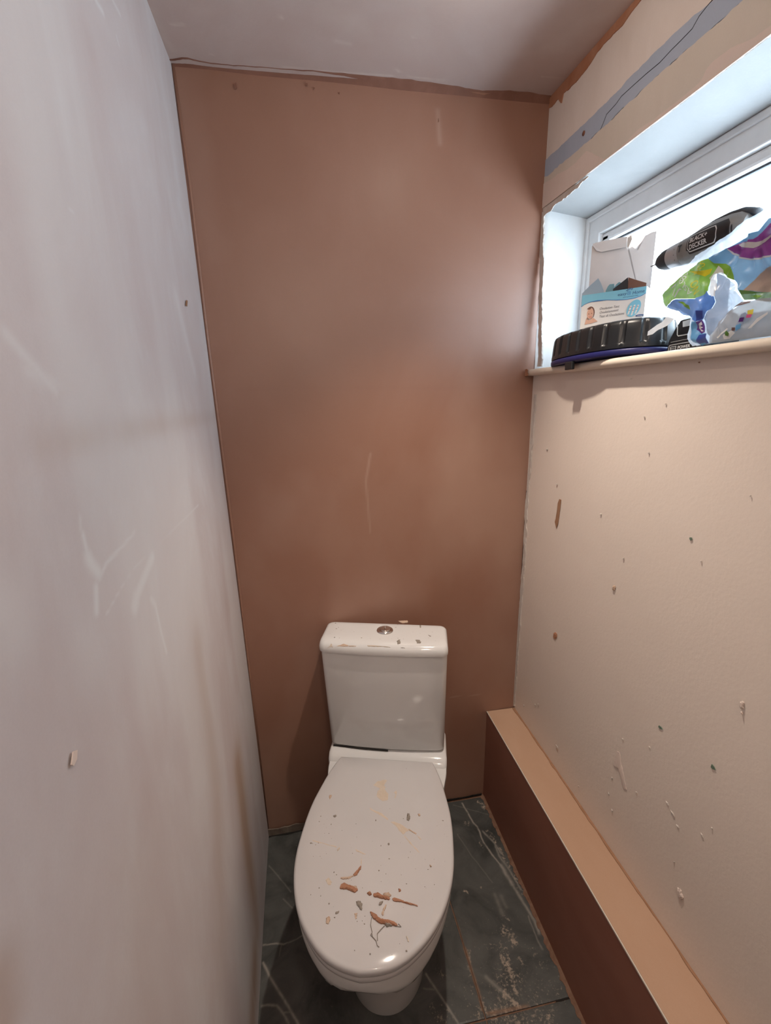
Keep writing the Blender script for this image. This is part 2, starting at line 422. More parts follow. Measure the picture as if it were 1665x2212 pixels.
for pts, w, a in (([(205, 0), (222, 28)], .004, .6), ([(243, 0), (260, 32)], .003, .5), ([(252, 80), (257, 98)], .0025, .5), ([(140, 440), (160, 465)], .002, .5), ([(10, 720), (120, 845)], .006, .45), ([(60, 800), (190, 860)], .008, .35),
                  ([(100, 640), (160, 800)], .014, .3), ([(380, 640), (420, 800)], .02, .3)):
    d = segdist(wy, wz, lw(pts)); smear = np.maximum(smear, a * np.exp(-(d / w) ** 2))
nz = fbm(wy * 5, wz * 1.6, 21, 4)
smear = np.maximum(smear, np.clip((nz - 0.52) * 2.2, 0, 0.35))
for pts, w, a in (([(515, 1650), (555, 2000), (540, 2300)], .055, 1.0), ([(90, 960), (330, 920), (470, 900)], .018, .28), ([(430, 1400), (470, 1700), (480, 2100)], .05, .35), ([(300, 1900), (320, 2212)], .06, .25),  # streak by the corner foot: wet plaster with shade painted in
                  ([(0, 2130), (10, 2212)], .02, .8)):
    d = segdist(wy, wz, lw(pts)); damp_shade = np.maximum(damp_shade, a * np.exp(-(d / w) ** 2) * np.clip(0.55 + (fbm(wy * 14, wz * 2.2, 33, 4) - 0.3) * 1.5, 0, 1.2))
add_attr(wall_left, 'smear', np.clip(smear, 0, 1)); add_attr(wall_left, 'damp_shade', np.clip(damp_shade, 0, 1))
# back wall
U = steps([(-0.30, 0.86, 0.005)]); V = steps([(-0.02, 2.26, 0.005)])
def PB(x, z):
    w = (fbm(x * 3.0, z * 2.0, 8, 3) - 0.44) * 0.005
    return x, YB(x) - w * np.clip((0.70 - np.abs(x - 0.24)) / 0.3, 0.2, 1), z
body = hexa([(x, YB(x) + 0.012 + (0.12 if k else 0), z) for z in (-0.05, 2.4) for k in (0, 1) for x in (-0.35, 1.05)])
wall_back, vs = grid_obj('wall_back', U, V, PB, M['back'], None, body)
tag(wall_back, 'wet pink-brown plastered wall behind the toilet', kind='structure')
bx_, bz_ = vs[:, 0], vs[:, 2]
seam = 0.45 * np.exp(-(segdist(bx_, bz_, [(-0.16, 1.452), (0.08, 1.456), (0.69, 1.456)]) / 0.006) ** 2) * fbm(bx_ * 9, bz_ * 9, 4)
seam = np.maximum(seam, 0.6 * np.clip((fbm(bx_ * 4, bz_ * 2.5, 14, 4) - 0.55) * 4, 0, 0.5))
pale = np.clip((fbm(bx_ * 3, bz_ * 1.8, 44, 5) - 0.5) * 1.6, 0, 0.4)
pale = np.maximum(pale, 0.5 * np.exp(-(segdist(bx_, bz_, [tuple(onB(*p)[[0, 2]]) for p in ((945, 240), (950, 310))]) / 0.006) ** 2))
pale = np.maximum(pale, 0.55 * np.exp(-(segdist(bx_, bz_, [tuple(onB(*p)[[0, 2]]) for p in ((800, 1150), (790, 1040), (800, 980))]) / 0.004) ** 2))
pale = np.maximum(pale, 0.6 * np.exp(-(segdist(bx_, bz_, [tuple(onB(*p)[[0, 2]]) for p in ((972, 1506), (1045, 1500))]) / 0.002) ** 2))
add_attr(wall_back, 'seam', np.clip(seam, 0, 1)); add_attr(wall_back, 'pale', pale)
# right wall: below the sill, above the window, and before the window
YW0, YW1 = 0.26, 1.331
def PRx(y, z):
    return XR(y) - (fbm(y * 3, z * 2, 61, 3) - 0.44) * 0.003 - (fbm(y * 30, z * 30, 63, 2) - 0.4) * 0.0006, y, z
def right_panel(name, y0, y1, z0, z1, mat, parent, st=0.006, zf=None):
    U = steps([(y0, y1, st)]); V = np.linspace(0, 1, max(2, int((z1 - z0) / st)))
    def P(y, t):
        lo, hi = z0, z1
        if zf == 'sill': hi = ZS(y) - 0.012
        if zf == 'head': lo = ZH(y)
        return PRx(y, lo + (hi - lo) * t)
    c = []
    for k in (0, 1):
        for y in (y0, y1):
            for t in (0, 1):
                lo = (ZH(y) + 0.004) if zf == 'head' else z0
                hi = (ZS(y) - 0.024) if zf == 'sill' else z1
                c.append((XR(y) + (0.012 if t == 0 else 0.16), y, lo if k == 0 else hi))
    return grid_obj(name, U, V, P, mat, parent, hexa(c))[0]
wall_right = tag(right_panel('wall_right', YFRONT - 0.05, YB(BX) + 0.02, -0.03, 1.5, M['right'], None, 0.006, 'sill'),
                 'cream painted wall with chips and scrapes below the window', kind='structure')
right_panel('wall_above_window', YFRONT - 0.05, YB(BX) + 0.02, 1.94, 2.30, M['upper'], wall_right, 0.008, 'head')
right_panel('wall_before_window', YFRONT - 0.05, YW0, 1.47, 1.95, M['right'], wall_right, 0.03)
# front wall and door behind the camera
v, f = box_data(-0.4, 0.9, YFRONT - 0.12, YFRONT, -0.05, 2.3)
wall_front = tag(mesh_obj('wall_front', v, f, M['right']), 'cream wall with the door behind the camera', kind='structure')
door = tag(bevel_box('door_1', -0.08, 0.56, YFRONT + 0.001, YFRONT + 0.035, 0.006, 1.95, simple('door_paint', (0.7, 0.66, 0.6), 0.4), None, 0.004), 'plain painted door behind the camera', kind='structure')
lathe('door_handle', [(0.001, 0), (0.012, 0), (0.010, 0.02), (0.024, 0.035), (0.026, 0.05), (0.015, 0.062), (0.001, 0.064)], M['chrome'], door, 'Y', 20, (0.50, YFRONT + 0.0345, 1.0))
# ceiling
U = steps([(-0.34, 0.80, 0.006)]); V = steps([(YFRONT - 0.05, 0.5, 0.03), (0.5, D + 0.06, 0.006)])
def PC(x, y):
    return x, y, ZC(x, y) - (fbm(x * 4, y * 4, 71, 3) - 0.44) * 0.004
body = hexa([(x, y, ZC(x, y) + 0.012 + 0.15 * k) for k in (0, 1) for y in (YFRONT - 0.1, D + 0.12) for x in (-0.4, 0.95)])
ceiling, vs = grid_obj('ceiling', U, V, PC, M['ceil'], None, body)
tag(ceiling, 'blotchy pinkish-grey plaster ceiling', kind='structure')
cx, cy = vs[:, 0], vs[:, 1]; sp = np.zeros(len(vs))
for pts, w, a in (([(372, 53), (396, 53)], .004, .8), ([(606, 35), (608, 38)], .004, .7), ([(725, 88), (755, 95)], .006, .4), ([(880, 165), (930, 172), (960, 174)], .003, .7), ([(610, 143), (700, 153), (850, 165)], .0025, .7), ([(855, 150), (862, 155)], .004, .7),
                  ([(452, 116), (460, 118)], .003, .5), ([(330, 20), (352, 80), (375, 110)], .008, .3), ([(890, 80), (894, 82)], .003, .6), ([(1170, 165), (1215, 170)], .003, .35)):
    d = segdist(cx, cy, [tuple(onC(*p)[:2]) for p in pts]); sp = np.maximum(sp, a * np.exp(-(d / w) ** 2) * (0.4 + fbm(cx * 90, cy * 90, 5, 2)))
sp = np.maximum(sp, np.clip((fbm(cx * 7, cy * 7, 91, 4) - 0.52) * 1.5, 0, 0.25))
add_attr(ceiling, 'speck', np.clip(sp, 0, 1))
# floor slab + four big slate tiles with recessed grout
v, f = box_data(-0.35, 0.95, YFRONT - 0.1, D + 0.12, -0.12, -0.0035)
floor = tag(mesh_obj('floor', v, f, M['grout']), 'dusty dark slate-effect tiled floor with brown grout', kind='structure')
def c6(pts): return [tuple(onZ(540 + x / 4.158, 1680 + y / 4.158)[:2]) for x, y in pts]
def c7(pts): return [tuple(onZ(900 + x / 4.158, 1680 + y / 4.158)[:2]) for x, y in pts]
veins = [(c6([(115, 1660), (180, 1790), (260, 1920), (340, 2050), (420, 2190), (520, 2400)]), .0028, .75), (c6([(120, 1505), (230, 1485), (300, 1495), (400, 1455), (520, 1400)]), .0018, .6),
         (c6([(110, 2050), (150, 2040), (240, 2045), (300, 2120), (340, 2200)]), .0026, .55), (c6([(170, 790), (250, 880), (370, 1030)]), .0016, .3), (c6([(300, 1090), (380, 1170)]), .0016, .3), (c6([(280, 1500), (265, 1600)]), .0018, .25), (c6([(300, 2110), (350, 2100)]), .002, .4),
         (c7([(410, 230), (460, 320), (510, 410), (545, 440), (600, 580), (700, 720), (760, 790)]), .0024, .8), (c7([(760, 790), (810, 880), (860, 960)]), .0055, .7), (c7([(360, 500), (500, 710), (680, 940)]), .0012, .3),
         (c7([(80, 1760), (200, 1940), (370, 2200)]), .0024, .6), (c7([(60, 1890), (160, 1905)]), .0015, .35), (c7([(590, 480), (690, 580), (760, 680)]), .003, .55), (c7([(860, 960), (960, 1130), (1060, 1290), (1100, 1400)]), .004, .55),
         (c7([(700, 600), (740, 700), (830, 830), (930, 1000)]), .003, .45), (c7([(1000, 1240), (1060, 1400), (1130, 1540)]), .002, .4), (c7([(330, 245), (640, 330)]), .001, .35), (c7([(700, 1050), (740, 1140), (770, 1230)]), .006, .25), (c7([(760, 1060), (800, 1160)]), .005, .2),
         (c7([(620, 1790), (720, 1880), (820, 1960)]), .005, .4)]
dusts = [(c7([(790, 1370), (860, 1460)]), .018, .85), (c7([(760, 1530), (800, 1650), (850, 1800), (890, 1900)]), .015, .75), (c7([(780, 1930), (850, 2000), (900, 2050)]), .011, .95), (c7([(1060, 1600), (1120, 1680)]), .016, .45), (c7([(930, 1640), (960, 1690)]), .01, .6),
         (c7([(560, 220), (600, 260)]), .012, .8), (c7([(430, 400), (480, 420)]), .012, .5), (c7([(640, 480), (700, 560), (760, 680), (860, 850), (960, 1060)]), .010, .55), (c7([(980, 1060), (1080, 1250), (1180, 1450), (1300, 1700)]), .006, .55),
         (c7([(200, 1720), (240, 1780)]), .012, .45), (c7([(560, 580), (590, 620)]), .008, .5), (c7([(430, 1020), (450, 1030)]), .006, .8), (c7([(570, 990), (575, 1000)]), .005, .7), (c7([(740, 1230), (830, 1270)]), .006, .5), (c7([(470, 1560), (470, 1780)]), .008, .5),
         (c7([(1000, 1500), (1100, 1650)]), .02, .3), (c7([(520, 1520), (700, 1500)]), .01, .35), (c7([(600, 2100), (900, 2180), (1200, 2150)]), .03, .6), (c7([(150, 2100), (300, 2180)]), .02, .5), (c7([(1180, 1900), (1300, 1960)]), .03, .35), (c7([(430, 1850), (500, 2000)]), .03, .3)]
rusts = [(c7([(430, 1530), (470, 1650), (500, 1760), (550, 1900), (590, 2080)]), .0035, .8), (c7([(320, 1180), (380, 1340), (430, 1530)]), .0018, .5), (c7([(640, 2120), (850, 2080), (1000, 2050)]), .004, .6), (c7([(600, 150), (640, 260), (720, 420), (860, 680), (1000, 1000), (1180, 1440)]), .004, .7), (c7([(330, 200), (580, 140)]), .005, .8)]
JX, JY = 0.358, 0.7245
def tile(x0, x1, y0, y1, st):
    U = steps([(x0, x1, st)]); V = steps([(y0, y1, st)])
    def P(x, y):
        e = np.minimum(np.minimum(x - x0, x1 - x), np.minimum(y - y0, y1 - y))
        return x, y, -0.0008 * np.clip(1 - e / 0.002, 0, 1) + (fbm(x * 30, y * 30, 7, 3) - 0.45) * 0.0004
    o, vs = grid_obj('tile', U, V, P, M['tile'], floor, hexa([(x, y, z) for z in (-0.01, -0.0012) for y in (y0, y1) for x in (x0, x1)]))
    x, y = vs[:, 0], vs[:, 1]
    ve = np.zeros(len(vs)); du = np.zeros(len(vs)); ru = np.zeros(len(vs))
    wob = (fbm(x * 60, y * 60, 3, 3) - 0.45) * 0.006
    for pts, w, a in veins:
        ve = np.maximum(ve, a * np.exp(-(segdist(x + wob, y - wob, pts) / w) ** 2) * np.clip(0.35 + 1.4 * fbm(x * 80, y * 80, 13, 3), 0, 1))
    fine = np.clip((fbm(x * 110, y * 70, 23, 4) - 0.40) * 5, 0, 1)
    for pts, w, a in dusts: du = np.maximum(du, a * np.exp(-(segdist(x + wob * 1.5, y + wob, pts) / w) ** 2) * (0.55 + 0.45 * fine))
    gen = np.clip((x - 0.30) / 0.12, 0, 1) * np.clip((0.95 - y) / 0.25, 0, 1)
    du = np.maximum(du, np.clip((fbm(x * 22, y * 14, 29, 4) - 0.30) * 1.6, 0, 0.55) * (0.12 + 0.88 * gen))
    for pts, w, a in rusts: ru = np.maximum(ru, a * np.exp(-(segdist(x + wob * 0.5, y, pts) / w) ** 2) * np.clip(0.2 + 1.5 * fbm(x * 90, y * 90, 39, 3), 0, 1))
    add_attr(o, 'vein', ve); add_attr(o, 'dust', du); add_attr(o, 'rust', ru)
    return o
for x0, x1 in ((-0.242, JX - 0.0016), (JX + 0.0016, 0.72)):
    tile(x0, x1, JY + 0.002, YB(0.2) - 0.001, 0.002)
    tile(x0, x1, JY - 0.60, JY - 0.002, 0.004)
    tile(x0, x1, JY - 1.204, JY - 0.604, 0.05)

# plaster coving strip between ceiling and back wall; ragged strips along the corners
def cove(top, bot):
    n = 80
    A = resample([onC(*p, 0.0015) for p in top], n); B = resample([onB(*p, 0.003) for p in bot], n)
    t = np.arange(n)
    A[:, 1] -= np.abs(fbm(t * 0.3, t * 0 + 1, 3, 4) - 0.45) * 0.012
    mid = (A + B) / 2 + np.array([0, 0.006, 0.006])
    vs = list(A) + list(mid) + list(B) + list(A + np.array([0, 0, 0.02])) + list(B + np.array([0, 0.02, 0]))
    fs = []
    for i in range(n - 1):
        for a, b_ in ((3, 0), (0, 1), (1, 2), (2, 4)): fs.append((a * n + i, a * n + i + 1, b_ * n + i + 1, b_ * n + i))
    return mesh_obj('trim_1', vs, fs, M['wetband'], None, True)
tag(cove([(360, 131), (400, 127), (430, 134), (480, 141), (560, 147), (640, 151), (700, 156), (760, 162), (860, 172), (960, 184), (1040, 197), (1090, 197), (1150, 203), (1190, 208)],
         [(365, 141), (450, 148), (560, 161), (700, 174), (860, 193), (1000, 206), (1080, 214), (1190, 224)]), 'dark brown unfinished plaster strip along the ceiling over the back wall', kind='structure')
corner = [onR(1183, 214, -0.001), onR(1276, 104, -0.001), onR(1371, -8, -0.001), onR(1480, -140, -0.001)]
ragged_strip('plaster_strip', corner, [onR(*p) for p in ((1186, 236), (1200, 222), (1206, 214), (1214, 224), (1218, 205), (1259, 161), (1283, 126), (1304, 98), (1337, 62), (1358, 36), (1388, 0), (1495, -128))], (-1, 0, 0), 0.0025, M['orange'], wall_right, 90, 0, 0.006, 3)
# layers of old paint above the window, each a thin coat with torn edges
up = [(1174.6, 349.5), (1249, 281.6), (1351, 180), (1415.6, 112), (1473, 61), (1538, 3), (1640, -95)]
lo = [(1176, 385), (1236, 338), (1320.6, 261), (1415.6, 170), (1490, 105), (1602, 7), (1700, -80)]
ragged_strip('grey_paint_layer', [onR(*p) for p in up], [onR(*p) for p in lo], (-1, 0, 0), 0.0022, M['grey_stripe'], wall_right, 160, 0.005, 0.006, 9)
hd = [(1173, 452), (1260, 386), (1400, 280), (1540, 174), (1665, 79), (1800, -24)]
ragged_strip('beige_paint_layer', [onR(*p) for p in lo], [onR(u, v - 1) for u, v in hd], (-1, 0, 0), 0.0028, M['beige'], wall_right, 160, 0.005, 0, 19)
ragged_strip('pink_paint_layer', [onR(*p) for p in ((1176, 396), (1215, 373), (1246, 352), (1270, 327), (1310, 345), (1340, 322), (1381, 281), (1420, 255), (1460, 224), (1517, 176), (1530, 152), (1548, 131), (1592, 102), (1633, 81), (1665, 58), (1780, -40))], [onR(u, v - 1) for u, v in hd], (-1, 0, 0), 0.0042, M['pinkp'], wall_right, 170, 0.004, 0, 29)
tube('crack', [onR(u, v, 0.0022) for u, v in ((1542, -4), (1528, 12), (1510, 35), (1495, 62), (1470, 88), (1450, 108), (1425, 135), (1395, 160), (1366, 186), (1342, 208), (1330, 225), (1310, 247), (1302, 268), (1296, 282))], 0.0007, M['rubber'], wall_right, 5)
c = onR(1261, 288, 0.0022)
lathe('wall_plug_hole', [(0.0005, -0.001), (0.0052, -0.001), (0.0052, 0.0012), (0.003, 0.0016), (0.0005, 0.0004)], M['wetband'], wall_right, 'X', 12, tuple(c + np.array([-0.0005, 0, 0])))

# ragged corner where wall_right meets wall_back
c1 = [(1155, 852), (1147, 960), (1137, 1080), (1131, 1200), (1122, 1330), (1112, 1470), (1108, 1525)]
ragged_strip('paint_edge', [onR(u - 1, v, 0.0005) for u, v in c1], [onR(u + 4, v, 0.0005) for u, v in c1], (-1, 0, 0), 0.0022, M['flake'], wall_right, 240, 0.006, 0.006, 41)
ragged_strip('corner_gap', [onR(u - 3, v, 0.0002) for u, v in ((1140, 1060), (1134, 1150), (1127, 1260), (1122, 1330))], [onR(u + 1, v, 0.0002) for u, v in ((1140, 1060), (1134, 1150), (1127, 1260), (1122, 1330))], (-1, 0, 0), 0.0008, M['rubber'], wall_right, 60, 0.004, 0.002, 43)
# bead along the left/back corner
lc = [(373, 140), (410, 400), (447, 720), (500, 1130), (540, 1460), (579, 1795)]
tube('trim_2', [onB(u, v, 0.001) for u, v in lc], 0.0035, M['back'], None, 8)
tag(bpy.data.objects['trim_2'], 'thin plaster bead in the corner beside the pale left wall', kind='structure')

# ------------------------------------------------------------------ window: reveal, frame, glass, sill
XF = 0.838                                                           # room face of the frame
vs = [(XR(YW0) - 0.0, YW0, ZH(YW0)), (XR(YW1), YW1, ZH(YW1)), (XF + 0.02, YW1, ZH(YW1) - 0.018), (XF + 0.02, YW0, ZH(YW0) - 0.018)]
vs += [(x, y, z + 0.012) for x, y, z in vs]
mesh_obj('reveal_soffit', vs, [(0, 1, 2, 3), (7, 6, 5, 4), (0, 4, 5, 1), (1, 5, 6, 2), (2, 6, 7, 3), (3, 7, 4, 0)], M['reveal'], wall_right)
U = np.linspace(0, 1, 40); V = np.linspace(0, 1, 90)
def PJ(s, t):
    x = XR(YW1) + 0.002 + (XF + 0.02 - XR(YW1)) * s; z = 1.49 + (ZH(YW1) - 1.485) * t
    return x, YW1 - 0.004 - (fbm(s * 5, t * 14, 88, 3) - 0.44) * 0.004 + 0.006 * np.clip(1 - s / 0.12, 0, 1) ** 2, z
grid_obj('reveal_jamb', U, V, PJ, M['jamb'], wall_right)
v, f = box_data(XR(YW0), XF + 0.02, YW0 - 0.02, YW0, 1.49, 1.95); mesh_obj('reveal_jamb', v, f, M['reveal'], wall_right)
jl = [(1172, 458), (1170, 520), (1171, 570), (1168, 650), (1168, 720), (1166, 792)]
ragged_strip('flaking_paint_edge', [onR(u - 3, v, 0.0) for u, v in jl], [onR(u + 5, v, 0.0) for u, v in jl], (-1, 0, 0), 0.004, M['flake'], wall_right, 120, 0.006, 0.007, 47)
ragged_strip('flaking_paint_edge', [onR(*p) for p in ((1174, 450), (1205, 428), (1240, 402), (1270, 380))], [onR(*p) for p in ((1176, 466), (1210, 436), (1244, 408), (1272, 383))], (-1, 0, -0.4), 0.003, M['flake'], wall_right, 60, 0.003, 0.006, 51)

window = tag(empty('window_1', (XF, (YW0 + YW1) / 2, 1.50)), 'white framed casement window above the sill', kind='structure')
def wpart(name, x0, x1, y0, y1, zlo, zhi, mat, r=0.003):
    """frame bar whose top and bottom follow the slightly sloping head/sill"""
    c8 = []
    for k in (0, 1):
        for y in (y0, y1):
            for x in (x0, x1): c8.append((x, y, (zlo(y) if k == 0 else zhi(y))))
    bm = bmesh.new(); bv = [bm.verts.new(p) for p in c8]
    for q in hexa(c8)[1]: bm.faces.new([bv[i] for i in q])
    if r: bmesh.ops.bevel(bm, geom=list(bm.edges), offset=r, segments=2, profile=0.5, affect='EDGES')
    o = bm_obj(name, bm, mat); o.parent = window; o.matrix_parent_inverse = Matrix.Translation(window.location).inverted(); return o
head = lambda o: (lambda y: ZH(y) - 0.016 - o)
sil = lambda o: (lambda y: ZS(y) + o)
wpart('frame_head', XF, XF + 0.06, YW0, YW1, head(0.055), head(0.0), M['upvc'])
wpart('frame_bottom', XF, XF + 0.06, YW0, YW1, sil(0.0), sil(0.055), M['upvc'])
wpart('frame_side', XF, XF + 0.06, YW1 - 0.062, YW1 - 0.002, sil(0.05), head(0.05), M['upvc'])
wpart('frame_side', XF, XF + 0.06, YW0 + 0.002, YW0 + 0.062, sil(0.05), head(0.05), M['upvc'])
wpart('architrave_head', XF - 0.006, XF + 0.002, YW0, YW1, head(0.014), head(0.0), M['upvc'], 0.0025)
wpart('architrave_side', XF - 0.006, XF + 0.002, YW1 - 0.018, YW1 - 0.003, sil(0.0), head(0.01), M['upvc'], 0.0025)
wpart('sash_head', XF + 0.012, XF + 0.05, YW0 + 0.06, YW1 - 0.06, head(0.079), head(0.055), M['upvc'], 0.006)
wpart('sash_bottom', XF + 0.012, XF + 0.05, YW0 + 0.06, YW1 - 0.06, sil(0.052), sil(0.072), M['upvc'], 0.006)
wpart('sash_side', XF + 0.012, XF + 0.05, YW1 - 0.092, YW1 - 0.06, sil(0.06), head(0.06), M['upvc'], 0.006)
wpart('sash_side', XF + 0.012, XF + 0.05, YW0 + 0.06, YW0 + 0.092, sil(0.06), head(0.06), M['upvc'], 0.006)
wpart('gasket', XF + 0.024, XF + 0.030, YW0 + 0.09, YW1 - 0.10, head(0.083), head(0.078), M['gasket'], 0)
wpart('glass', XF + 0.028, XF + 0.034, YW0 + 0.085, YW1 - 0.085, sil(0.068), head(0.076), M['glass'], 0)
# sill board with a bull nose
NOSE = 0.026
rings = []
for y in np.linspace(YW0 - 0.03, YB(BX) + 0.004, 40):
    x0 = XR(y) - NOSE; z1 = ZS(y); h = 0.0185; w = (fbm(np.array([y * 20]), np.array([1.0]), 6, 3)[0] - 0.45) * 0.0012
    ring = [(XF + 0.01, y, z1), (x0 + 0.010, y, z1)]
    for a in np.linspace(80, 280, 11):
        ring.append((x0 + h / 2 + w + h / 2 * math.cos(math.radians(a)), y, z1 - h / 2 + h / 2 * math.sin(math.radians(a))))
    ring += [(x0 + 0.012, y, z1 - h), (XF + 0.01, y, z1 - h)]
    rings.append(ring)
sill = loft('window_sill', rings, M['sill'], None)
sill.name = 'trim_3'; tag(sill, 'cream gloss-painted window sill with rounded nose', kind='structure')
ragged_strip('chipped_end', [tuple(np.array((XR(D) - NOSE - 0.001, YB(BX) - 0.018, ZS(D) + k)) ) for k in (0.0005, -0.010, -0.019)], [tuple(np.array((XR(D) - NOSE - 0.001, YB(BX) - 0.002, ZS(D) + k))) for k in (0.0005, -0.010, -0.019)], (-1, -0.2, 0.2), 0.0025, M['orange'], sill, 16, 0.006, 0.0, 5)
# portal so that the sky is sampled through the opening
pd = bpy.data.lights.new('sky_portal', 'AREA'); pd.shape = 'RECTANGLE'; pd.size = 0.36; pd.size_y = YW1 - YW0 - 0.1
pd.cycles.is_portal = True
po = link(bpy.data.objects.new('sky_portal', pd)); po.location = (XF + 0.075, (YW0 + YW1) / 2, 1.71)
po.rotation_euler = (0, math.radians(90), 0)

# ------------------------------------------------------------------ boxing along the right wall
trim_box = tag(empty('trim_4', (0.62, 0.4, 0)), 'long plastered pipe boxing along the foot of the cream wall', kind='structure')
def boxpart(name, prof, mat):
    """prof: list of (dx, z) from the boxing's front face, swept along the wall"""
    rings = [[(XBOX(y) + dx, y, z) for dx, z in prof] for y in (YFRONT, -0.2, 0.2, 0.6, 0.9, 1.1, YB(BOX_X) + 0.0)]
    o = loft(name, rings, mat, None, True, False); o.parent = trim_box; o.matrix_parent_inverse = Matrix.Translation(trim_box.location).inverted(); return o
boxpart('top_panel', [(0.0025, BOX_Z - 0.015), (0.0025, BOX_Z), (0.118, BOX_Z), (0.118, BOX_Z - 0.015)], M['boxtop'])
boxpart('front_panel', [(0.0, 0.001), (0.0, BOX_Z - 0.003), (0.014, BOX_Z - 0.003), (0.014, 0.001)], M['boxfront'])
boxpart('corner_bead', [(-0.0008, BOX_Z - 0.003), (-0.0008, BOX_Z + 0.0006), (0.0018, BOX_Z + 0.0006), (0.0018, BOX_Z - 0.003)], M['bead'])
ys = np.linspace(YFRONT + 0.01, YB(BOX_X) - 0.002, 30)
ragged_strip('plaster_joint', [(XR(y) - 0.006, y, BOX_Z) for y in ys], [(XR(y) + 0.002, y, BOX_Z) for y in ys], (0, 0, 1), 0.0018, M['chip_brown'], trim_box, 200, 0.005, 0, 77).matrix_parent_inverse = Matrix.Translation(trim_box.location).inverted()
# remains of skirting along the back wall
ragged_strip('skirting_remnant', [(x, YB(x) - 0.003, 0.026) for x in (-0.20, 0.0)], [(x, YB(x) - 0.003, 0.001) for x in (-0.20, 0.0)], (0, -1, 0), 0.004, M['skirt'], wall_back, 40, 0.006, 0, 7)
ragged_strip('floor_gap', [(x, YB(x) - 0.003, 0.008) for x in (0.40, 0.59)], [(x, YB(x) - 0.003, 0.0005) for x in (0.40, 0.59)], (0, -1, 0), 0.002, M['rubber'], wall_back, 40, 0.004, 0, 8)
ragged_strip('floor_gap', [(x, YB(x) - 0.001, 0.0012) for x in (-0.20, 0.12)], [(x, YB(x) - 0.012, 0.0012) for x in (-0.20, 0.12)], (0, 0, 1), 0.0006, M['rubber'], floor, 40, 0, 0.006, 8)
ragged_strip('open_grout', [(x, JY + 0.0016, 0.0005) for x in (0.536, 0.582)], [(x, JY - 0.0016, 0.0005) for x in (0.536, 0.582)], (0, 0, 1), 0.0004, M['rubber'], floor, 20, 0.001, 0.001, 9)
ragged_strip('dust_ridge', [(XBOX(y) - 0.012, y, 0.0003) for y in np.linspace(0.66, 1.32, 20)], [(XBOX(y) + 0.001, y, 0.0003) for y in np.linspace(0.66, 1.32, 20)], (0, 0, 1), 0.0008, M['grout'], floor, 340, 0.006, 0, 10)

# ------------------------------------------------------------------ chips and scrapes on the walls
def chip(pts, mat, thick=0.0012, plane=onR, nrm=(-1, 0, 0), parent=None, dome=0.0, name='paint_chip'):
    return solid_patch(name, [plane(u, v, 0.0012) for u, v in pts], nrm, thick, mat, parent or wall_right, dome)
def q3(pts): return [(1080 + x / 2.846, 760 + y / 2.846) for x, y in pts]
def q4(pts): return [(1090 + x / 2.896, 1230 + y / 2.896) for x, y in pts]
chip(q3([(366, 905), (376, 910), (370, 960), (364, 1010), (356, 1060), (347, 1084), (338, 1045), (348, 1010), (354, 960), (356, 930)]), M['chip_brown'])
chip(q4([(315, 392), (328, 405), (326, 425), (316, 437), (304, 425), (306, 402)]), M['orange'], 0.002, dome=1)
chip(q4([(966, 975), (980, 985), (990, 1001), (974, 998), (963, 985)]), M['chip_green'])
chip(q4([(1298, 1217), (1312, 1235), (1320, 1255), (1300, 1248), (1291, 1235)]), M['chip_green'])
chip(q3([(1168, 1140), (1180, 1142), (1182, 1152), (1172, 1160), (1166, 1150)]), M['chip_green'])
chip(q4([(705, 1140), (722, 1145), (728, 1210), (740, 1260), (762, 1375), (745, 1370), (728, 1300), (705, 1230), (680, 1225), (692, 1185)]), M['pinkp'], 0.002, dome=1)
chip(q4([(1478, 825), (1495, 825), (1495, 868), (1482, 872), (1472, 850)]), M['pinkp'], 0.003, dome=1)
chip(q4([(1480, 888), (1492, 890), (1490, 905), (1481, 903)]), M['pinkp'], 0.003, dome=1)
chip(q4([(682, 100), (694, 105), (690, 128), (678, 130), (676, 112)]), M['splash'], 0.003, dome=1)
def q7(pts): return [(960 + x / 2.362, 1480 + y / 2.362) for x, y in pts]
chip(q7([(1192, 1035), (1206, 1040), (1220, 1085), (1208, 1098), (1190, 1060)]), M['pinkp'], 0.004, dome=1)
for cx_, cy_, l, a in ((1138, 603, 26, 60), (1190, 720, 22, 55), (1315, 765, 30, 62), (838, 555, 22, 80), (855, 640, 20, 80), (572, 310, 16, 60), (577, 318, 14, 70), (684, 517, 12, 70), (980, 547, 12, 50), (910, 276, 14, 60), (1047, 316, 14, 55), (462, 100, 10, 80), (478, 98, 10, 80), (405, 105, 12, 80), (1172, 902, 10, 45), (1165, 655, 40, 58), (1365, 730, 14, 60), (855, 475, 18, 85)):
    dx, dy = math.cos(math.radians(a)) * l / 2, math.sin(math.radians(a)) * l / 2
    chip(q7([(cx_ - dx, cy_ - dy), (cx_ + 3, cy_ - 1), (cx_ + dx, cy_ + dy), (cx_ - 3, cy_ + 1)]), M['flake'], 0.0018, dome=1, name='paint_fleck')
for x, y in ((915, 620), (1020, 320), (290, 598), (350, 815), (1540, 885), (620, 998), (760, 1270), (1238, 1288), (808, 165), (1225, 65), (888, 398)):
    chip(q3([(x - 4, y - 3), (x + 4, y - 4), (x + 3, y + 5), (x - 4, y + 4)]), M['flake'] if x != 1225 else M['chip_brown'], 0.002, dome=1, name='paint_fleck')
chip([(156, 1624), (165, 1620), (164, 1640), (157, 1655), (152, 1652)], M['pinkp'], 0.0010, onL, (1, 0, 0.03), wall_left, name='plaster_chip')
chip([(402, 648), (404, 650), (403, 662), (401, 660)], M['chip_brown'], 0.0015, onL, (1, 0, 0.03), wall_left, name='plaster_chip')
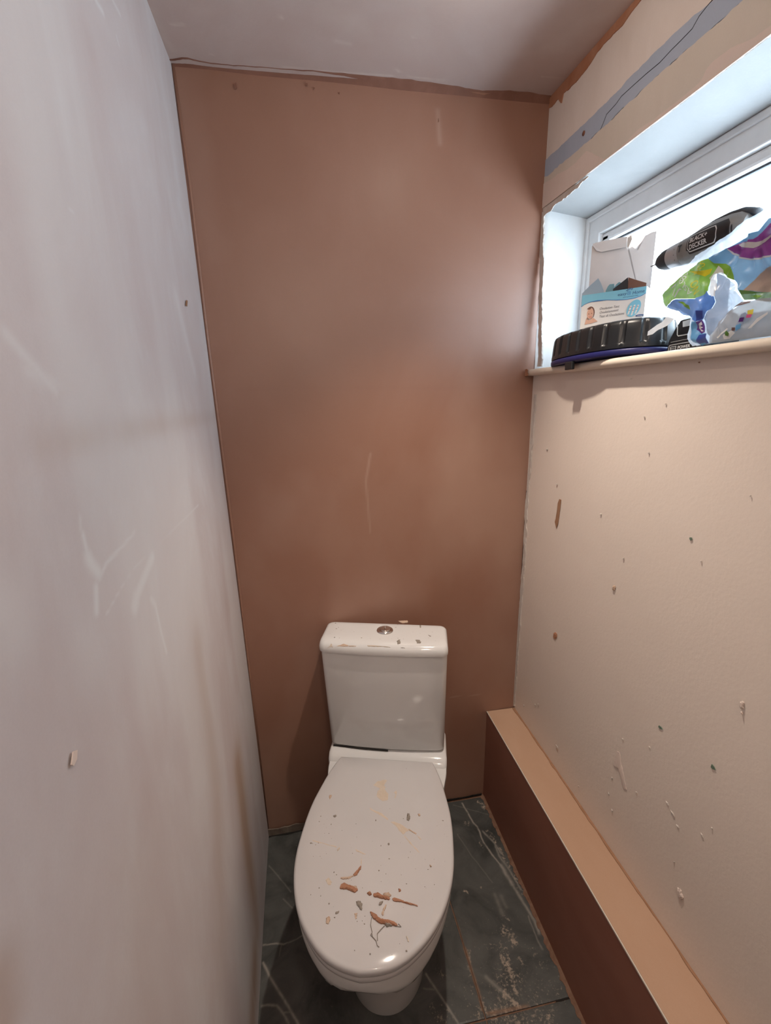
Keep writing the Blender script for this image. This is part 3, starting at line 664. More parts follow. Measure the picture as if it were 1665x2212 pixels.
for pts in ([(505, 182), (510, 178), (512, 190), (507, 194)], [(660, 180), (664, 180), (664, 186), (660, 186)], [(676, 188), (680, 190), (677, 194)], [(730, 200), (734, 199), (733, 204)], [(947, 255), (948, 262), (946, 265)]):
    chip(pts, M['wetband'], 0.0008, onB, (0, -1, 0), wall_back, name='plaster_mark')

# ------------------------------------------------------------------ toilet (local: x right, y back, z up; turned 16 degrees to the wall)
TH = math.radians(16)
toilet = tag(empty('toilet', (0.194, 1.098, 0.0), -TH), 'white close-coupled toilet with closed lid, splashed with plaster', 'toilet')
lidtab = np.array([(0, .131), (.01, .138), (.035, .146), (.059, .154), (.084, .160), (.109, .165), (.133, .170), (.158, .1745), (.183, .177), (.207, .1785), (.232, .179), (.257, .179), (.281, .1785), (.306, .1765),
                   (.331, .1725), (.355, .1665), (.38, .158), (.405, .147), (.429, .133), (.454, .1135), (.479, .087), (.495, .062), (.505, .032), (.509, 0)])
def dense_outline(tab, n=64):
    """closed outline (x, y) from a half-width table (yf, w); front = -y"""
    P = resample(np.array(tab)[:, ::-1], n)         # (w, yf)
    # light smoothing, ends kept
    for _ in range(2): P[1:-1] = (P[:-2] + 2 * P[1:-1] + P[2:]) / 4
    half = [(w, -yf) for w, yf in P]
    other = [(-w, y) for w, y in reversed(half[:-1])]
    return np.array(half + other)
def offset_outline(O, d):
    n = len(O); t = np.roll(O, -1, 0) - np.roll(O, 1, 0); t /= np.linalg.norm(t, axis=1)[:, None] + 1e-9
    nr = np.stack([t[:, 1], -t[:, 0]], 1)
    c = O.mean(0)
    if ((O - c) * nr).sum() < 0: nr = -nr
    return O + nr * d
def slab(name, O, levels, mat, parent, crown=0.0, zc=None):
    """loft of an outline: levels = [(inset, z)], crown lifts the middle of the top"""
    rings = [[(p[0], p[1], z) for p in offset_outline(O, -i)] for i, z in levels]
    last = np.array(rings[-1]); c = last.mean(0)
    for k in (0.85, 0.65, 0.4, 0.15):
        q = c + (last - c) * k; q[:, 2] = levels[-1][1] + crown * (1 - k ** 2); rings.append([tuple(p) for p in q])
    return smooth_angle(loft(name, rings, mat, parent), 50)
LID = dense_outline(lidtab)
def LIDZ(x, y):   # height of the lid's crowned top
    c = LID.mean(0); k = np.hypot((x - c[0]) / 0.175, (y - c[1]) / 0.255)
    return 0.4195 + 0.004 * (1 - min(1, k) ** 2)
lid = slab('lid', LID, [(0.010, 0.4015), (0.002, 0.4025), (0.0, 0.406), (0.0, 0.4135), (0.002, 0.4175), (0.006, 0.4195)], M['seat'], toilet, 0.004)
seat = slab('seat_ring', LID, [(0.014, 0.3840), (0.006, 0.3845), (0.003, 0.388), (0.003, 0.3955), (0.006, 0.399), (0.016, 0.3998)], M['seat'], toilet)
# rim with rear platform, then bowl tapering to the pedestal
def ring_pts(tab, z, xoff=0.0, n=56):
    O = dense_outline(tab, n); return [(p[0] + xoff, p[1], z) for p in O]
def bowl_tab(k):
    """k = 0 rim, k = 1 foot"""
    s = 1 - np.linspace(1, 0, 60) ** 2.2
    yb = -0.135 * (1 - k) + 0.00 * k
    yf = 0.503 * (1 - k) + 0.330 * k
    Y = yb + (yf - yb) * s
    rim = np.where(Y < 0.0, 0.172, 0)
    lw_ = np.interp(Y, lidtab[:, 0] * 0.988, lidtab[:, 1] * 0.985, left=0.172)
    rear = 0.172 - 0.02 * np.clip((Y + 0.02) / 0.12, 0, 1) ** 1.5
    wr = np.where(Y < 0.09, np.maximum(rear, lw_), lw_)
    e = np.clip(1 - np.clip((s - 0.60) / 0.40, 0, 1) ** 2.1, 0, 1) ** (1 / 2.1)
    wf = 0.098 * e
    w = wr * (1 - k) + wf * k
    w[0] = max(w[0], 0.001)
    tab = [(yb, 0.0), (yb, w[0] * 0.9)] + [(a, b_) for a, b_ in zip(Y, w)]
    tab[-1] = (yf, 0.0)
    return tab
prof = [(1.0, 0.0), (0.995, 0.004), (0.97, 0.05), (0.93, 0.12), (0.86, 0.18), (0.72, 0.23), (0.50, 0.275), (0.28, 0.31), (0.12, 0.335), (0.035, 0.350), (0.01, 0.360), (0.0, 0.372), (0.004, 0.380), (0.02, 0.3835)]
rings = []
for k, z in prof:
    O = resample(bowl_tab(k), 70); half = [(w, -y) for y, w in O]
    ring = half + [(-w, y) for w, y in reversed(half[1:-1])]
    xo = 0.018 * min(1, k * 1.2)
    rings.append([(p[0] + xo, p[1], z) for p in ring])
bowl = smooth_angle(loft('bowl', rings, M['ceramic'], toilet), 50)
# raised rear shelf that carries the cistern
def rrect(x0, x1, y0, y1, r, bow=0.0, n=7, m=14):
    """rounded rectangle, front edge (y0 side) bowed outwards"""
    pts = []
    for cx_, cy_, a0 in ((x1 - r, y0 + r, -90), (x1 - r, y1 - r, 0), (x0 + r, y1 - r, 90), (x0 + r, y0 + r, 180)):
        for i in range(n):
            a = math.radians(a0 + 90 * i / (n - 1)); pts.append((cx_ + r * math.cos(a), cy_ + r * math.sin(a)))
    for i in range(1, m): pts.append((x0 + r + (x1 - x0 - 2 * r) * i / m, y0))
    xm, hw = (x0 + x1) / 2, (x1 - x0) / 2
    return np.array([(x, y - bow * (1 - ((x - xm) / hw) ** 2) * max(0, (y1 - y) / (y1 - y0))) for x, y in pts])
sh = rrect(-0.176, 0.173, 0.040, 0.150, 0.012)
shelf = smooth_angle(loft('cistern_shelf', [[(p[0], p[1], z) for p in rrect(-0.176 + i, 0.173 - i, 0.012 + j, 0.150, 0.012)] for i, j, z in ((0.003, 0.0, 0.33), (0.001, 0.0, 0.372), (0.0, 0.004, 0.386), (0.0, 0.016, 0.397), (0.003, 0.030, 0.404), (0.008, 0.038, 0.4065))], M['ceramic'], bowl), 60)
tube('shelf_gap', [(-0.166, 0.052, 0.409), (-0.08, 0.0455, 0.409), (0.0, 0.044, 0.4085)], 0.0022, M['rubber'], bowl, 6)
rings = []
for i, z in ((0.012, 0.4085), (0.004, 0.4105), (0.0, 0.416), (0.0, 0.70), (0.0, 0.722)):
    t = (z - 0.41) / 0.31
    hw = 0.1695 + 0.0115 * t; xc = -0.004 - 0.008 * t
    rings.append([(p[0], p[1], z) for p in rrect(xc - hw + i, xc + hw - i, 0.052 - 0.004 * t + i, 0.168 - i, 0.016, 0.009)])
cistern = smooth_angle(loft('cistern', rings, M['ceramic'], toilet), 50)
rings = []
for i, j, z in ((0.006, 0.006, 0.7225), (0.0008, 0.0008, 0.7245), (0.0, 0.0, 0.728), (0.0, 0.0, 0.737), (0.0012, 0.003, 0.745), (0.003, 0.008, 0.7505), (0.006, 0.016, 0.7545), (0.012, 0.028, 0.7565)):
    rings.append([(p[0], p[1], z) for p in rrect(-0.197 + i, 0.171 - i, 0.040 + j, 0.172 - i * 0.7, 0.018, 0.009)])
last = np.array(rings[-1]); c = last.mean(0)
for k in (0.8, 0.5, 0.2):
    q = c + (last - c) * k; q[:, 2] = 0.7565 + 0.0015 * (1 - k * k); rings.append([tuple(p) for p in q])
clid = smooth_angle(loft('cistern_lid', rings, M['ceramic'], toilet), 50)
btn = empty('flush_button', (-0.013, 0.117, 0.7575), 0, toilet)
lathe('bezel', [(0.001, -0.001), (0.0245, -0.001), (0.025, 0.001), (0.0235, 0.004), (0.020, 0.0062), (0.0185, 0.0062), (0.018, 0.005)], M['chrome'], btn, 'Z', 40)
for s in (-1, 1):
    pts = []
    for i in range(17):
        a = -math.pi / 2 + math.pi * i / 16
        pts.append((s * (0.0006 + 0.0165 * math.cos(a) * (0.75 if s < 0 else 1.0)), 0.0165 * math.sin(a)))
    rr = [[(x * k + s * 0.0004, y * k, z) for x, y in pts] for k, z in ((1, 0.003), (1, 0.0070), (0.94, 0.0082), (0.5, 0.0074), (0.1, 0.0068))]
    smooth_angle(loft('button_half', rr, M['chrome'], btn), 40)
# hinge covers at the rear of the lid
for x in (-0.075, 0.075):
    lathe('hinge', [(0.0005, -0.016), (0.006, -0.016), (0.007, -0.014), (0.007, 0.014), (0.006, 0.016), (0.0005, 0.016)], M['seat'], toilet, 'X', 16, (x, 0.006, 0.400))

# plaster splashes on the lid and cistern lid: pixels -> lid plane -> toilet local
cT, sT = math.cos(TH), math.sin(TH)
def tl(p):
    dx, dy = p[0] - 0.194, p[1] - 1.098
    return (dx * cT - dy * sT, dx * sT + dy * cT)
def k6(x, y): return tl(onZ(560 + x / 3.33, 1600 + y / 3.33, 0.4215))
def splash(pts, mat, thick, nm='plaster_splash', dome=1.0):
    P = [k6(*p) for p in pts]; P = [(x, y, LIDZ(x, y) - 0.0003) for x, y in P]
    return solid_patch(nm, P, (0, 0, 1), thick, mat, lid, dome)
S = splash
S([(815, 320), (850, 290), (915, 278), (918, 292), (890, 320), (912, 335), (900, 350), (930, 385), (925, 430), (890, 438), (860, 420), (845, 400), (850, 365), (870, 345), (830, 325)], M['splash_pale'], 0.0012)
S([(965, 372), (985, 350), (992, 370), (982, 415), (975, 420), (980, 385)], M['splash_pale'], 0.001)
S([(505, 390), (520, 388), (518, 405), (506, 420), (500, 402)], M['splash'], 0.003)
S([(532, 540), (550, 535), (556, 546), (544, 554), (534, 550)], M['splash_grey'], 0.003)
S([(1064, 528), (1080, 530), (1084, 560), (1074, 582), (1060, 576), (1063, 550)], M['splash_grey'], 0.004)
S([(1140, 530), (1156, 528), (1158, 542), (1146, 546)], M['splash'], 0.003)
S([(945, 590), (970, 585), (1030, 612), (1080, 648), (1050, 660), (1035, 680), (1012, 660), (985, 620)], M['splash_pale'], 0.0012)
S([(1030, 675), (1090, 735), (1152, 805), (1146, 807), (1080, 738)], M['splash_pale'], 0.0006)
S([(740, 440), (800, 490), (880, 525), (950, 580), (942, 590), (870, 540), (790, 500), (748, 460)], M['splash_pale'], 0.0006)
S([(1075, 640), (1130, 670), (1125, 676), (1080, 650)], M['splash'], 0.002)
S([(1130, 678), (1168, 712), (1160, 714)], M['splash_pale'], 0.0008)
S([(380, 712), (560, 765), (555, 772), (384, 720)], M['splash_pale'], 0.0005)
S([(560, 785), (578, 770), (580, 776), (562, 800)], M['splash_pale'], 0.0015)
S([(690, 785), (765, 820), (760, 826), (700, 800)], M['splash_pale'], 0.0008)
S([(735, 850), (738, 880), (733, 900), (728, 880)], M['splash_pale'], 0.0008)
S([(733, 903), (730, 930), (705, 968), (685, 978), (675, 972), (700, 945), (722, 915)], M['splash_red'], 0.004)
S([(685, 975), (650, 996), (610, 1003), (582, 996), (585, 988), (620, 992), (660, 982)], M['splash'], 0.003)
S([(478, 1000), (500, 988), (520, 1020), (510, 1040), (488, 1030)], M['splash_pale'], 0.001)
S([(585, 1045), (610, 1030), (640, 1045), (700, 1065), (708, 1085), (685, 1100), (650, 1080), (610, 1072), (578, 1068)], M['splash_red'], 0.005)
S([(655, 1050), (700, 1055), (708, 1075), (680, 1085), (660, 1070)], M['splash'], 0.004)
S([(776, 1105), (795, 1092), (808, 1112), (795, 1120)], M['splash_red'], 0.005)
S([(815, 1115), (850, 1100), (880, 1122), (940, 1138), (935, 1150), (880, 1140), (830, 1130)], M['splash_red'], 0.005)
S([(955, 1140), (985, 1135), (1040, 1160), (1090, 1172), (1140, 1188), (1138, 1194), (1060, 1172), (1000, 1162), (960, 1156)], M['splash_red'], 0.003)
S([(890, 1105), (930, 1098), (950, 1120), (925, 1130), (900, 1122)], M['splash'], 0.004)
S([(1000, 1070), (1016, 1072), (1018, 1086), (1004, 1092)], M['splash_red'], 0.003)
S([(698, 1165), (725, 1160), (742, 1185), (735, 1222), (720, 1205), (700, 1182)], M['splash_grey'], 0.004)
S([(865, 1165), (890, 1158), (880, 1182), (860, 1188)], M['splash_grey'], 0.003)
S([(905, 1182), (918, 1186), (900, 1225), (888, 1262), (878, 1250), (890, 1215)], M['splash'], 0.002)
S([(795, 1238), (810, 1240), (830, 1275), (870, 1295), (920, 1305), (965, 1310), (995, 1325), (990, 1335), (950, 1330), (900, 1325), (850, 1308), (815, 1275)], M['splash_red'], 0.006)
S([(895, 1318), (950, 1325), (955, 1335), (915, 1340)], M['splash_grey'], 0.005)
S([(480, 1280), (500, 1265), (512, 1285), (498, 1318), (478, 1312)], M['splash'], 0.003)
S([(685, 1245), (705, 1240), (700, 1280), (690, 1285)], M['splash'], 0.0015)
S([(545, 1235), (575, 1225), (570, 1240), (548, 1250)], M['splash_grey'], 0.0015)
S([(1055, 1400), (1070, 1420), (1078, 1445), (1066, 1440)], M['splash_pale'], 0.0015)
S([(1225, 895), (1238, 905), (1230, 912)], M['splash'], 0.003)
def hair(pts, nm='plaster_thread'):
    P = [k6(*p) for p in pts]; tube(nm, [(x, y, LIDZ(x, y) + 0.0006) for x, y in P], 0.0007, M['splash_grey'], lid, 5)
hair([(808, 1275), (800, 1330), (812, 1380), (800, 1400), (815, 1418), (808, 1385)])
hair([(815, 1415), (840, 1440), (848, 1475), (862, 1485)])
hair([(900, 1335), (870, 1365), (848, 1390), (850, 1440)])
hair([(960, 1310), (985, 1315), (975, 1335), (1020, 1340), (1000, 1320)])
# scattered specks: too many and small to pick apart
bm = bmesh.new()
for i in range(150):
    x = RNG.uniform(-0.165, 0.165); y = -RNG.uniform(0.01, 0.49)
    if abs(x) > np.interp(-y, lidtab[:, 0], lidtab[:, 1]) - 0.012: continue
    r = abs(RNG.normal(0, 0.0006)) + 0.0004
    mt = Matrix.Translation((x, y, LIDZ(x, y))) @ Matrix.Diagonal((r * RNG.uniform(0.6, 1.6), r * RNG.uniform(0.6, 1.6), r * 0.5, 1))
    bmesh.ops.create_icosphere(bm, subdivisions=1, radius=1.0, matrix=mt)
tag(bm_obj('plaster_specks', bm, M['splash_grey'], lid), kind='stuff')
def k5(x, y): return tl(onZ(560 + x / 3.784, 1320 + y / 3.784, 0.757 if y < 250 else 0.751))
def clz(x, y):
    yy = y + 0.009 * (1 - ((x + 0.013) / 0.184) ** 2)
    return float(np.interp(yy, [0.040, 0.043, 0.048, 0.056, 0.068], [0.737, 0.745, 0.7505, 0.7545, 0.7568]))
def CS(pts, mat, t):
    P = [k5(*p) for p in pts]; P = [(x, max(y, 0.038), clz(x, max(y, 0.038)) - 0.0004) for x, y in P]
    solid_patch('plaster_splash', P, (0, 0, 1), t, mat, clid, 1.0)
CS([(555, 275), (590, 262), (600, 285), (570, 292)], M['splash_pale'], 0.002)
CS([(625, 272), (690, 268), (740, 282), (795, 285), (790, 298), (720, 298), (650, 300), (630, 290)], M['splash'], 0.002)
CS([(880, 280), (960, 284), (1040, 290), (1068, 312), (1000, 318), (940, 305), (885, 300)], M['splash_pale'], 0.002)
CS([(1125, 262), (1145, 250), (1155, 275), (1130, 282)], M['splash_grey'], 0.003)
CS([(1135, 82), (1210, 80), (1215, 95), (1170, 100)], M['splash'], 0.003)
CS([(1310, 115), (1322, 115), (1320, 138), (1312, 135)], M['splash_grey'], 0.0015)
CS([(1275, 235), (1315, 238), (1310, 247), (1280, 245)], M['splash_grey'], 0.002)
CS([(1285, 262), (1322, 266), (1318, 275), (1290, 275)], M['splash_grey'], 0.002)
CS([(1378, 195), (1405, 205), (1395, 210)], M['splash_grey'], 0.0015)
CS([(1155, 295), (1190, 300), (1185, 310), (1160, 306)], M['splash_grey'], 0.002)
bm = bmesh.new()
for i in range(45):
    x = RNG.uniform(-0.18, 0.155); y = RNG.uniform(0.06, 0.16); r = abs(RNG.normal(0, 0.0008)) + 0.0004
    bmesh.ops.create_icosphere(bm, subdivisions=1, radius=1.0, matrix=Matrix.Translation((x, y, 0.7572)) @ Matrix.Diagonal((r * 1.3, r, r * 0.4, 1)))
tag(bm_obj('plaster_specks', bm, M['splash_grey'], clid), kind='stuff')

# ------------------------------------------------------------------ lettering helper
def text_verts(s, size, shear=0.0, bold=0.0, space=1.0):
    c = bpy.data.curves.new('lettering', 'FONT'); c.body = s; c.size = size; c.shear = shear; c.offset = bold; c.space_character = space
    c.align_x = 'LEFT'; c.resolution_u = 3
    o = bpy.data.objects.new('lettering', c); COL.objects.link(o)
    me = bpy.data.meshes.new_from_object(o.evaluated_get(bpy.context.evaluated_depsgraph_get()))
    bpy.data.objects.remove(o); bpy.data.curves.remove(c)
    return me
def text_on(s, size, fn, mat, parent, name='lettering', width=None, **kw):
    """fn(x, y) -> point; x along the text, y up; width squeezes the line to a length"""
    me = text_verts(s, size, **kw)
    co = np.empty(len(me.vertices) * 3); me.vertices.foreach_get('co', co); co = co.reshape(-1, 3)
    k = width / (co[:, 0].max() - co[:, 0].min()) if width else 1.0
    x0 = co[:, 0].min()
    co = np.array([fn((p[0] - x0) * k, p[1]) for p in co])
    me.vertices.foreach_set('co', co.ravel()); me.update(); me.materials.clear(); me.materials.append(mat)
    return link(bpy.data.objects.new(name, me), parent)

# ------------------------------------------------------------------ things on the sill
# -- oval black ribbed tub lid, overhanging the sill, with a blue lower rim and a tab
M['blackp'] = simple('black_moulded_plastic', (0.009, 0.010, 0.012), 0.36, var=0.3, vscale=25, bmp=0.05, bscale=60)
M['bluep'] = simple('dark_blue_plastic', (0.012, 0.014, 0.10), 0.4)
TC = (0.7415, 1.051); TZ = ZS(1.045)
tub = tag(empty('tub_lid', (TC[0], TC[1], TZ)), 'black oval ribbed plastic lid with blue rim lying on the sill under the box', 'lid')
AX, AY = 0.0925, 0.182
NT = 360
def oval(k=0.0, groove=0.0):
    pts = []; 
    # arc-length spaced grooves
    for i in range(NT):
        a = 2 * math.pi * i / NT; ca, sa = math.cos(a), math.sin(a)
        e = 2 / 2.25
        x = AX * math.copysign(abs(ca) ** e, ca); y = AY * math.copysign(abs(sa) ** e, sa)
        pts.append((x, y))
    P = np.array(pts); seg = np.r_[0, np.cumsum(np.linalg.norm(np.diff(np.vstack([P, P[:1]]), axis=0), axis=1))]
    L = seg[-1]; P = resample(np.vstack([P, P[:1]]), NT + 1)[:-1]
    s = np.arange(NT) / NT * 22
    d = np.abs((s % 1) - 0.5) * L / 22
    g = np.clip(1 - (d / 0.0065) ** 2, 0, 1) ** 0.5 * groove
    return offset_outline(P, -k) if groove == 0 else offset_outline(P, -k) - (offset_outline(P, 1) - P) * g[:, None]
def oring(k, z, g=0.0): return [(p[0], p[1], z) for p in oval(k, g)]
smooth_angle(loft('rim', [oring(0.004, 0.0025), oring(0.0005, 0.003), oring(-0.001, 0.006), oring(-0.001, 0.0125), oring(0.001, 0.0145), oring(0.006, 0.0148)], M['bluep'], tub), 45)
gd = 0.0045
smooth_angle(loft('body', [oring(0.003, 0.0148), oring(0.0, 0.0165), oring(0.0, 0.024), oring(0.0004, 0.026, gd * 0.6), oring(0.0006, 0.029, gd), oring(0.002, 0.050, gd), oring(0.0035, 0.064, gd), oring(0.006, 0.0705, gd * 0.8), oring(0.012, 0.0742, gd * 0.3), oring(0.022, 0.0750)], M['blackp'], tub), 45)
bevel_box('tab', -AX - 0.003, -AX + 0.006, -0.008, 0.022, -0.0165, 0.0028, M['blackp'], tub, 0.002)
bevel_box('foot', -0.05, 0.06, -0.12, -0.08, 0.0, 0.003, M['blackp'], tub, 0.0005)
bevel_box('foot', -0.05, 0.06, 0.08, 0.12, 0.0, 0.003, M['blackp'], tub, 0.0005)

# -- test kit box, torn open at the front
M['card'] = simple('white_card', (0.62, 0.57, 0.55), 0.75, var=0.03)
M['cardfront'] = simple('white_printed_card', (0.72, 0.69, 0.66), 0.5, var=0.02)
M['skyb'] = simple('sky_blue_print', (0.20, 0.50, 0.64), 0.5, var=0.04)
M['navy'] = simple('navy_print', (0.03, 0.09, 0.24), 0.5)
M['blueline'] = simple('blue_print_line', (0.06, 0.20, 0.46), 0.5)
M['ink'] = simple('grey_ink', (0.12, 0.11, 0.12), 0.6)
M['skin'] = simple('printed_skin_tone', (0.62, 0.36, 0.26), 0.6, var=0.05, vscale=150)
M['brownink'] = simple('brown_print', (0.16, 0.07, 0.045), 0.6)
M['lips'] = simple('printed_red', (0.50, 0.12, 0.10), 0.6)
M['insideblue'] = simple('pale_blue_card', (0.33, 0.42, 0.50), 0.7)
M['teal'] = simple('teal_sachet', (0.18, 0.36, 0.42), 0.45)
M['black_ink'] = simple('black_card', (0.02, 0.02, 0.025), 0.5)
BZ = TZ + 0.0751
A = np.array([0.6688, 1.0567]); B2 = np.array([0.7597, 0.9585])
bw = float(np.linalg.norm(B2 - A)); ang = math.atan2(B2[1] - A[1], B2[0] - A[0])
kit = tag(empty('test_kit_box', (A[0], A[1], BZ), ang), 'opened white and blue test kit box standing on the black lid', 'box')
# local: x along the front edge, y to the back (towards window), z up
bd, fh, bh, T = 0.050, 0.0765, 0.2005, 0.0006
def card(name, poly, d, nrm, mat, parent=kit):
    return solid_patch(name, poly, nrm, d, mat, parent)
card('front_panel', [(0, 0, 0), (bw, 0, 0), (bw, 0, fh), (0, 0, fh)], T, (0, 1, 0), M['cardfront'])
back = card('back_panel', [(0, bd, 0), (bw, bd, 0), (bw, bd, bh - 0.002), (bw * .93, bd, bh - 0.002), (bw * .90, bd, bh - 0.006), (bw * .84, bd, bh - 0.006), (bw * .81, bd, bh - 0.016), (bw * .75, bd, bh - 0.034), (bw * .70, bd, bh - 0.030), (bw * .65, bd, bh - 0.024), (bw * .60, bd, bh - 0.034), (bw * .585, bd, bh - 0.028), (bw * .56, bd, bh - 0.004), (bw * .5, bd, bh), (0.006, bd, bh), (0, bd, bh - 0.006)], T, (0, -1, 0), M['card'])
card('bottom_panel', [(0, 0, 0), (bw, 0, 0), (bw, bd, 0), (0, bd, 0)], T, (0, 0, 1), M['card'])
card('side_panel', [(0, 0, 0), (0, bd, 0), (0, bd, fh), (0, 0, fh)], T, (1, 0, 0), M['cardfront'])
card('side_panel', [(bw, 0, 0), (bw, bd, 0), (bw, bd, fh + 0.004), (bw, 0, fh)], T, (-1, 0, 0), M['card'])
def inbox(u, v, y):
    """pixel -> local point on the upright plane y inside the box"""
    nw = np.array([-math.sin(ang), math.cos(ang), 0]); p = hit(u, v, (A[0] + nw[0] * y, A[1] + nw[1] * y, BZ), nw)
    return (float((p[:2] - A) @ np.array([math.cos(ang), math.sin(ang)])), y, float(p[2] - BZ))
def inner(name, pts, mat, y, sink=0.03, thick=0.0006):
    """upright card or sachet: its visible top traced, its foot sunk into the box"""
    P = [inbox(u, v, y) for u, v in pts]; a, b_ = P[-1], P[0]
    card(name, P + [(b_[0], y, b_[2] - sink), (a[0], y, a[2] - sink)][::-1], thick, (0, 1, 0), mat)
inner('dust_flap', [(1257, 634), (1274, 617), (1292, 601), (1298, 612), (1304, 628)], M['insideblue'], 0.010)
inner('sachet', [(1308, 628), (1313, 618), (1317, 614), (1326, 613), (1327, 622)], M['teal'], 0.020, thick=0.002)
inner('sachet', [(1324, 624), (1331, 614), (1337, 609), (1345, 612), (1345, 620)], M['teal'], 0.026, thick=0.002)
inner('divider', [(1324, 624), (1340, 612), (1356, 599), (1357, 618)], M['black_ink'], 0.016)
inner('divider', [(1357, 620), (1357, 599), (1372, 604), (1396, 611), (1395, 616)], M['brownink'], 0.012)
# tuck flap folded down over the top of the back panel
fl = [(0.001, bd - 0.0008, bh - 0.001), (bw * .565, bd - 0.0008, bh - 0.001), (bw * .56, bd - 0.005, bh - 0.024), (0.024, bd - 0.005, bh - 0.024), (0.012, bd - 0.0045, bh - 0.019), (0.004, bd - 0.0025, bh - 0.008)]
card('tuck_flap', fl, T, (0, -1, -0.2), M['card'])
card('torn_shred', [(bw * .57, bd - 0.002, bh - 0.004), (bw * .63, bd - 0.004, bh - 0.001), (bw * .65, bd - 0.006, bh - 0.010), (bw * .60, bd - 0.004, bh - 0.028), (bw * .575, bd - 0.002, bh - 0.022)], T, (0, -1, 0), M['cardfront'])
# print on the front panel
def fp(x, z, d=0.0003): return (x, -d, z)
def px_front(u, v):   # pixel -> local (x, z) on the front panel
    nw = np.array([-math.sin(ang), math.cos(ang), 0])
    p = hit(u, v, (A[0], A[1], BZ), nw)
    return float((p[:2] - A) @ np.array([math.cos(ang), math.sin(ang)])), float(p[2] - BZ)
def k2(pts): return [px_front(1230 + x / 6.914, 480 + y / 6.914) for x, y in pts]
def clampf(P): return [(min(max(x, 0.0), bw), min(max(z, 0.0), fh)) for x, z in P]
def printed(name, P, mat, d=0.0003, t=0.0002):
    return solid_patch(name, [fp(x, z, d) for x, z in P], (0, -1, 0), t, mat, kit)
curve = [(165, 1262), (220, 1225), (300, 1190), (420, 1165), (560, 1158), (720, 1160), (860, 1150), (980, 1128), (1080, 1092), (1155, 1050)]
cp = clampf(k2(curve)); cp[0] = (0.0, cp[0][1]); cp[-1] = (bw, cp[-1][1])
printed('blue_band', cp + [(bw, fh), (0, fh)], M['skyb'])
printed('curve_line', cp + [(x, z - 0.0011) for x, z in reversed(cp)], M['blueline'], 0.0004)
def front_text(s, p0, p1, size, mat, **kw):
    (xa, za), (xb, zb) = k2([p0])[0], k2([p1])[0]
    L = math.hypot(xb - xa, zb - za); cx_, cz_ = (xb - xa) / L, (zb - za) / L
    return text_on(s, size, lambda x, y: (xa + x * cx_ - y * cz_, -0.00075, za + x * cz_ + y * cx_), mat, kit, width=L, **kw)
front_text('easy', (720, 1105), (850, 1085), 0.0088, M['navy'])
front_text('@', (855, 1080), (918, 1072), 0.0085, M['blueline'])
front_text('Home', (940, 1082), (1120, 1045), 0.0100, M['navy'], shear=0.15)
front_text('www.premom.com', (795, 1132), (1025, 1098), 0.0036, M['navy'])
front_text('Ovulation Test', (450, 1310), (745, 1270), 0.0072, M['ink'], shear=0.25)
front_text('Ovulationstest', (450, 1368), (732, 1325), 0.0072, M['ink'], shear=0.25)
front_text('Test di Ovulazione', (446, 1425), (818, 1375), 0.0072, M['ink'], shear=0.25)
printed('small_print_line', k2([(800, 1462), (1100, 1427), (1100, 1434), (800, 1469)]), M['ink'], 0.0004)
# burst of petals over the brand name
for a in (-62, -38, -12, 14, 40):
    x0_, z0_ = k2([(900, 1040)])[0]; ca, sa = math.sin(math.radians(a)), math.cos(math.radians(a)); r0, r1 = 0.0035, 0.0095
    printed('petal', [(x0_ + ca * r0, z0_ + sa * r0), (x0_ + ca * r1 * .7 + sa * .001, z0_ + sa * r1 * .7 - ca * .001), (x0_ + ca * r1, z0_ + sa * r1), (x0_ + ca * r1 * .7 - sa * .001, z0_ + sa * r1 * .7 + ca * .001)], M['navy'], 0.0005)
# oval with strips
oc = k2([(957, 1285)])[0]
ov = [(oc[0] + 0.0135 * math.cos(t) * 1.0 + 0.004 * math.sin(t), oc[1] + 0.0175 * math.sin(t)) for t in np.linspace(0, 2 * math.pi, 28, endpoint=False)]
printed('oval_picture', ov, M['skyb'], 0.0004)
for k in (-1, 0, 1):
    x = oc[0] + k * 0.0072 - 0.001
    h0, h1 = (-0.012, 0.006) if k else (-0.0145, 0.007)
    printed('test_strip', [(x - 0.0036, oc[1] + h0), (x - 0.0004, oc[1] + h0), (x + 0.0044, oc[1] + h1), (x + 0.0012, oc[1] + h1)], M['cardfront'], 0.0006)
    for q in (0.45, 0.8):
        zz = oc[1] + h0 + (h1 - h0) * q; xx = x - 0.0036 + 0.0048 * q
        printed('test_line', [(xx, zz), (xx + 0.0032, zz), (xx + 0.0033, zz + 0.0009), (xx + 0.0001, zz + 0.0009)], M['lips'], 0.0008)
bp_ = k2([(1045, 1392)])[0]
printed('count_badge', [(bp_[0] + 0.0085 * math.cos(t), bp_[1] + 0.0022 * math.sin(t)) for t in np.linspace(0, 2 * math.pi, 16, endpoint=False)], M['navy'], 0.0004)
printed('badge_print', k2([(1010, 1398), (1080, 1389), (1080, 1395), (1010, 1404)]), M['cardfront'], 0.0007)
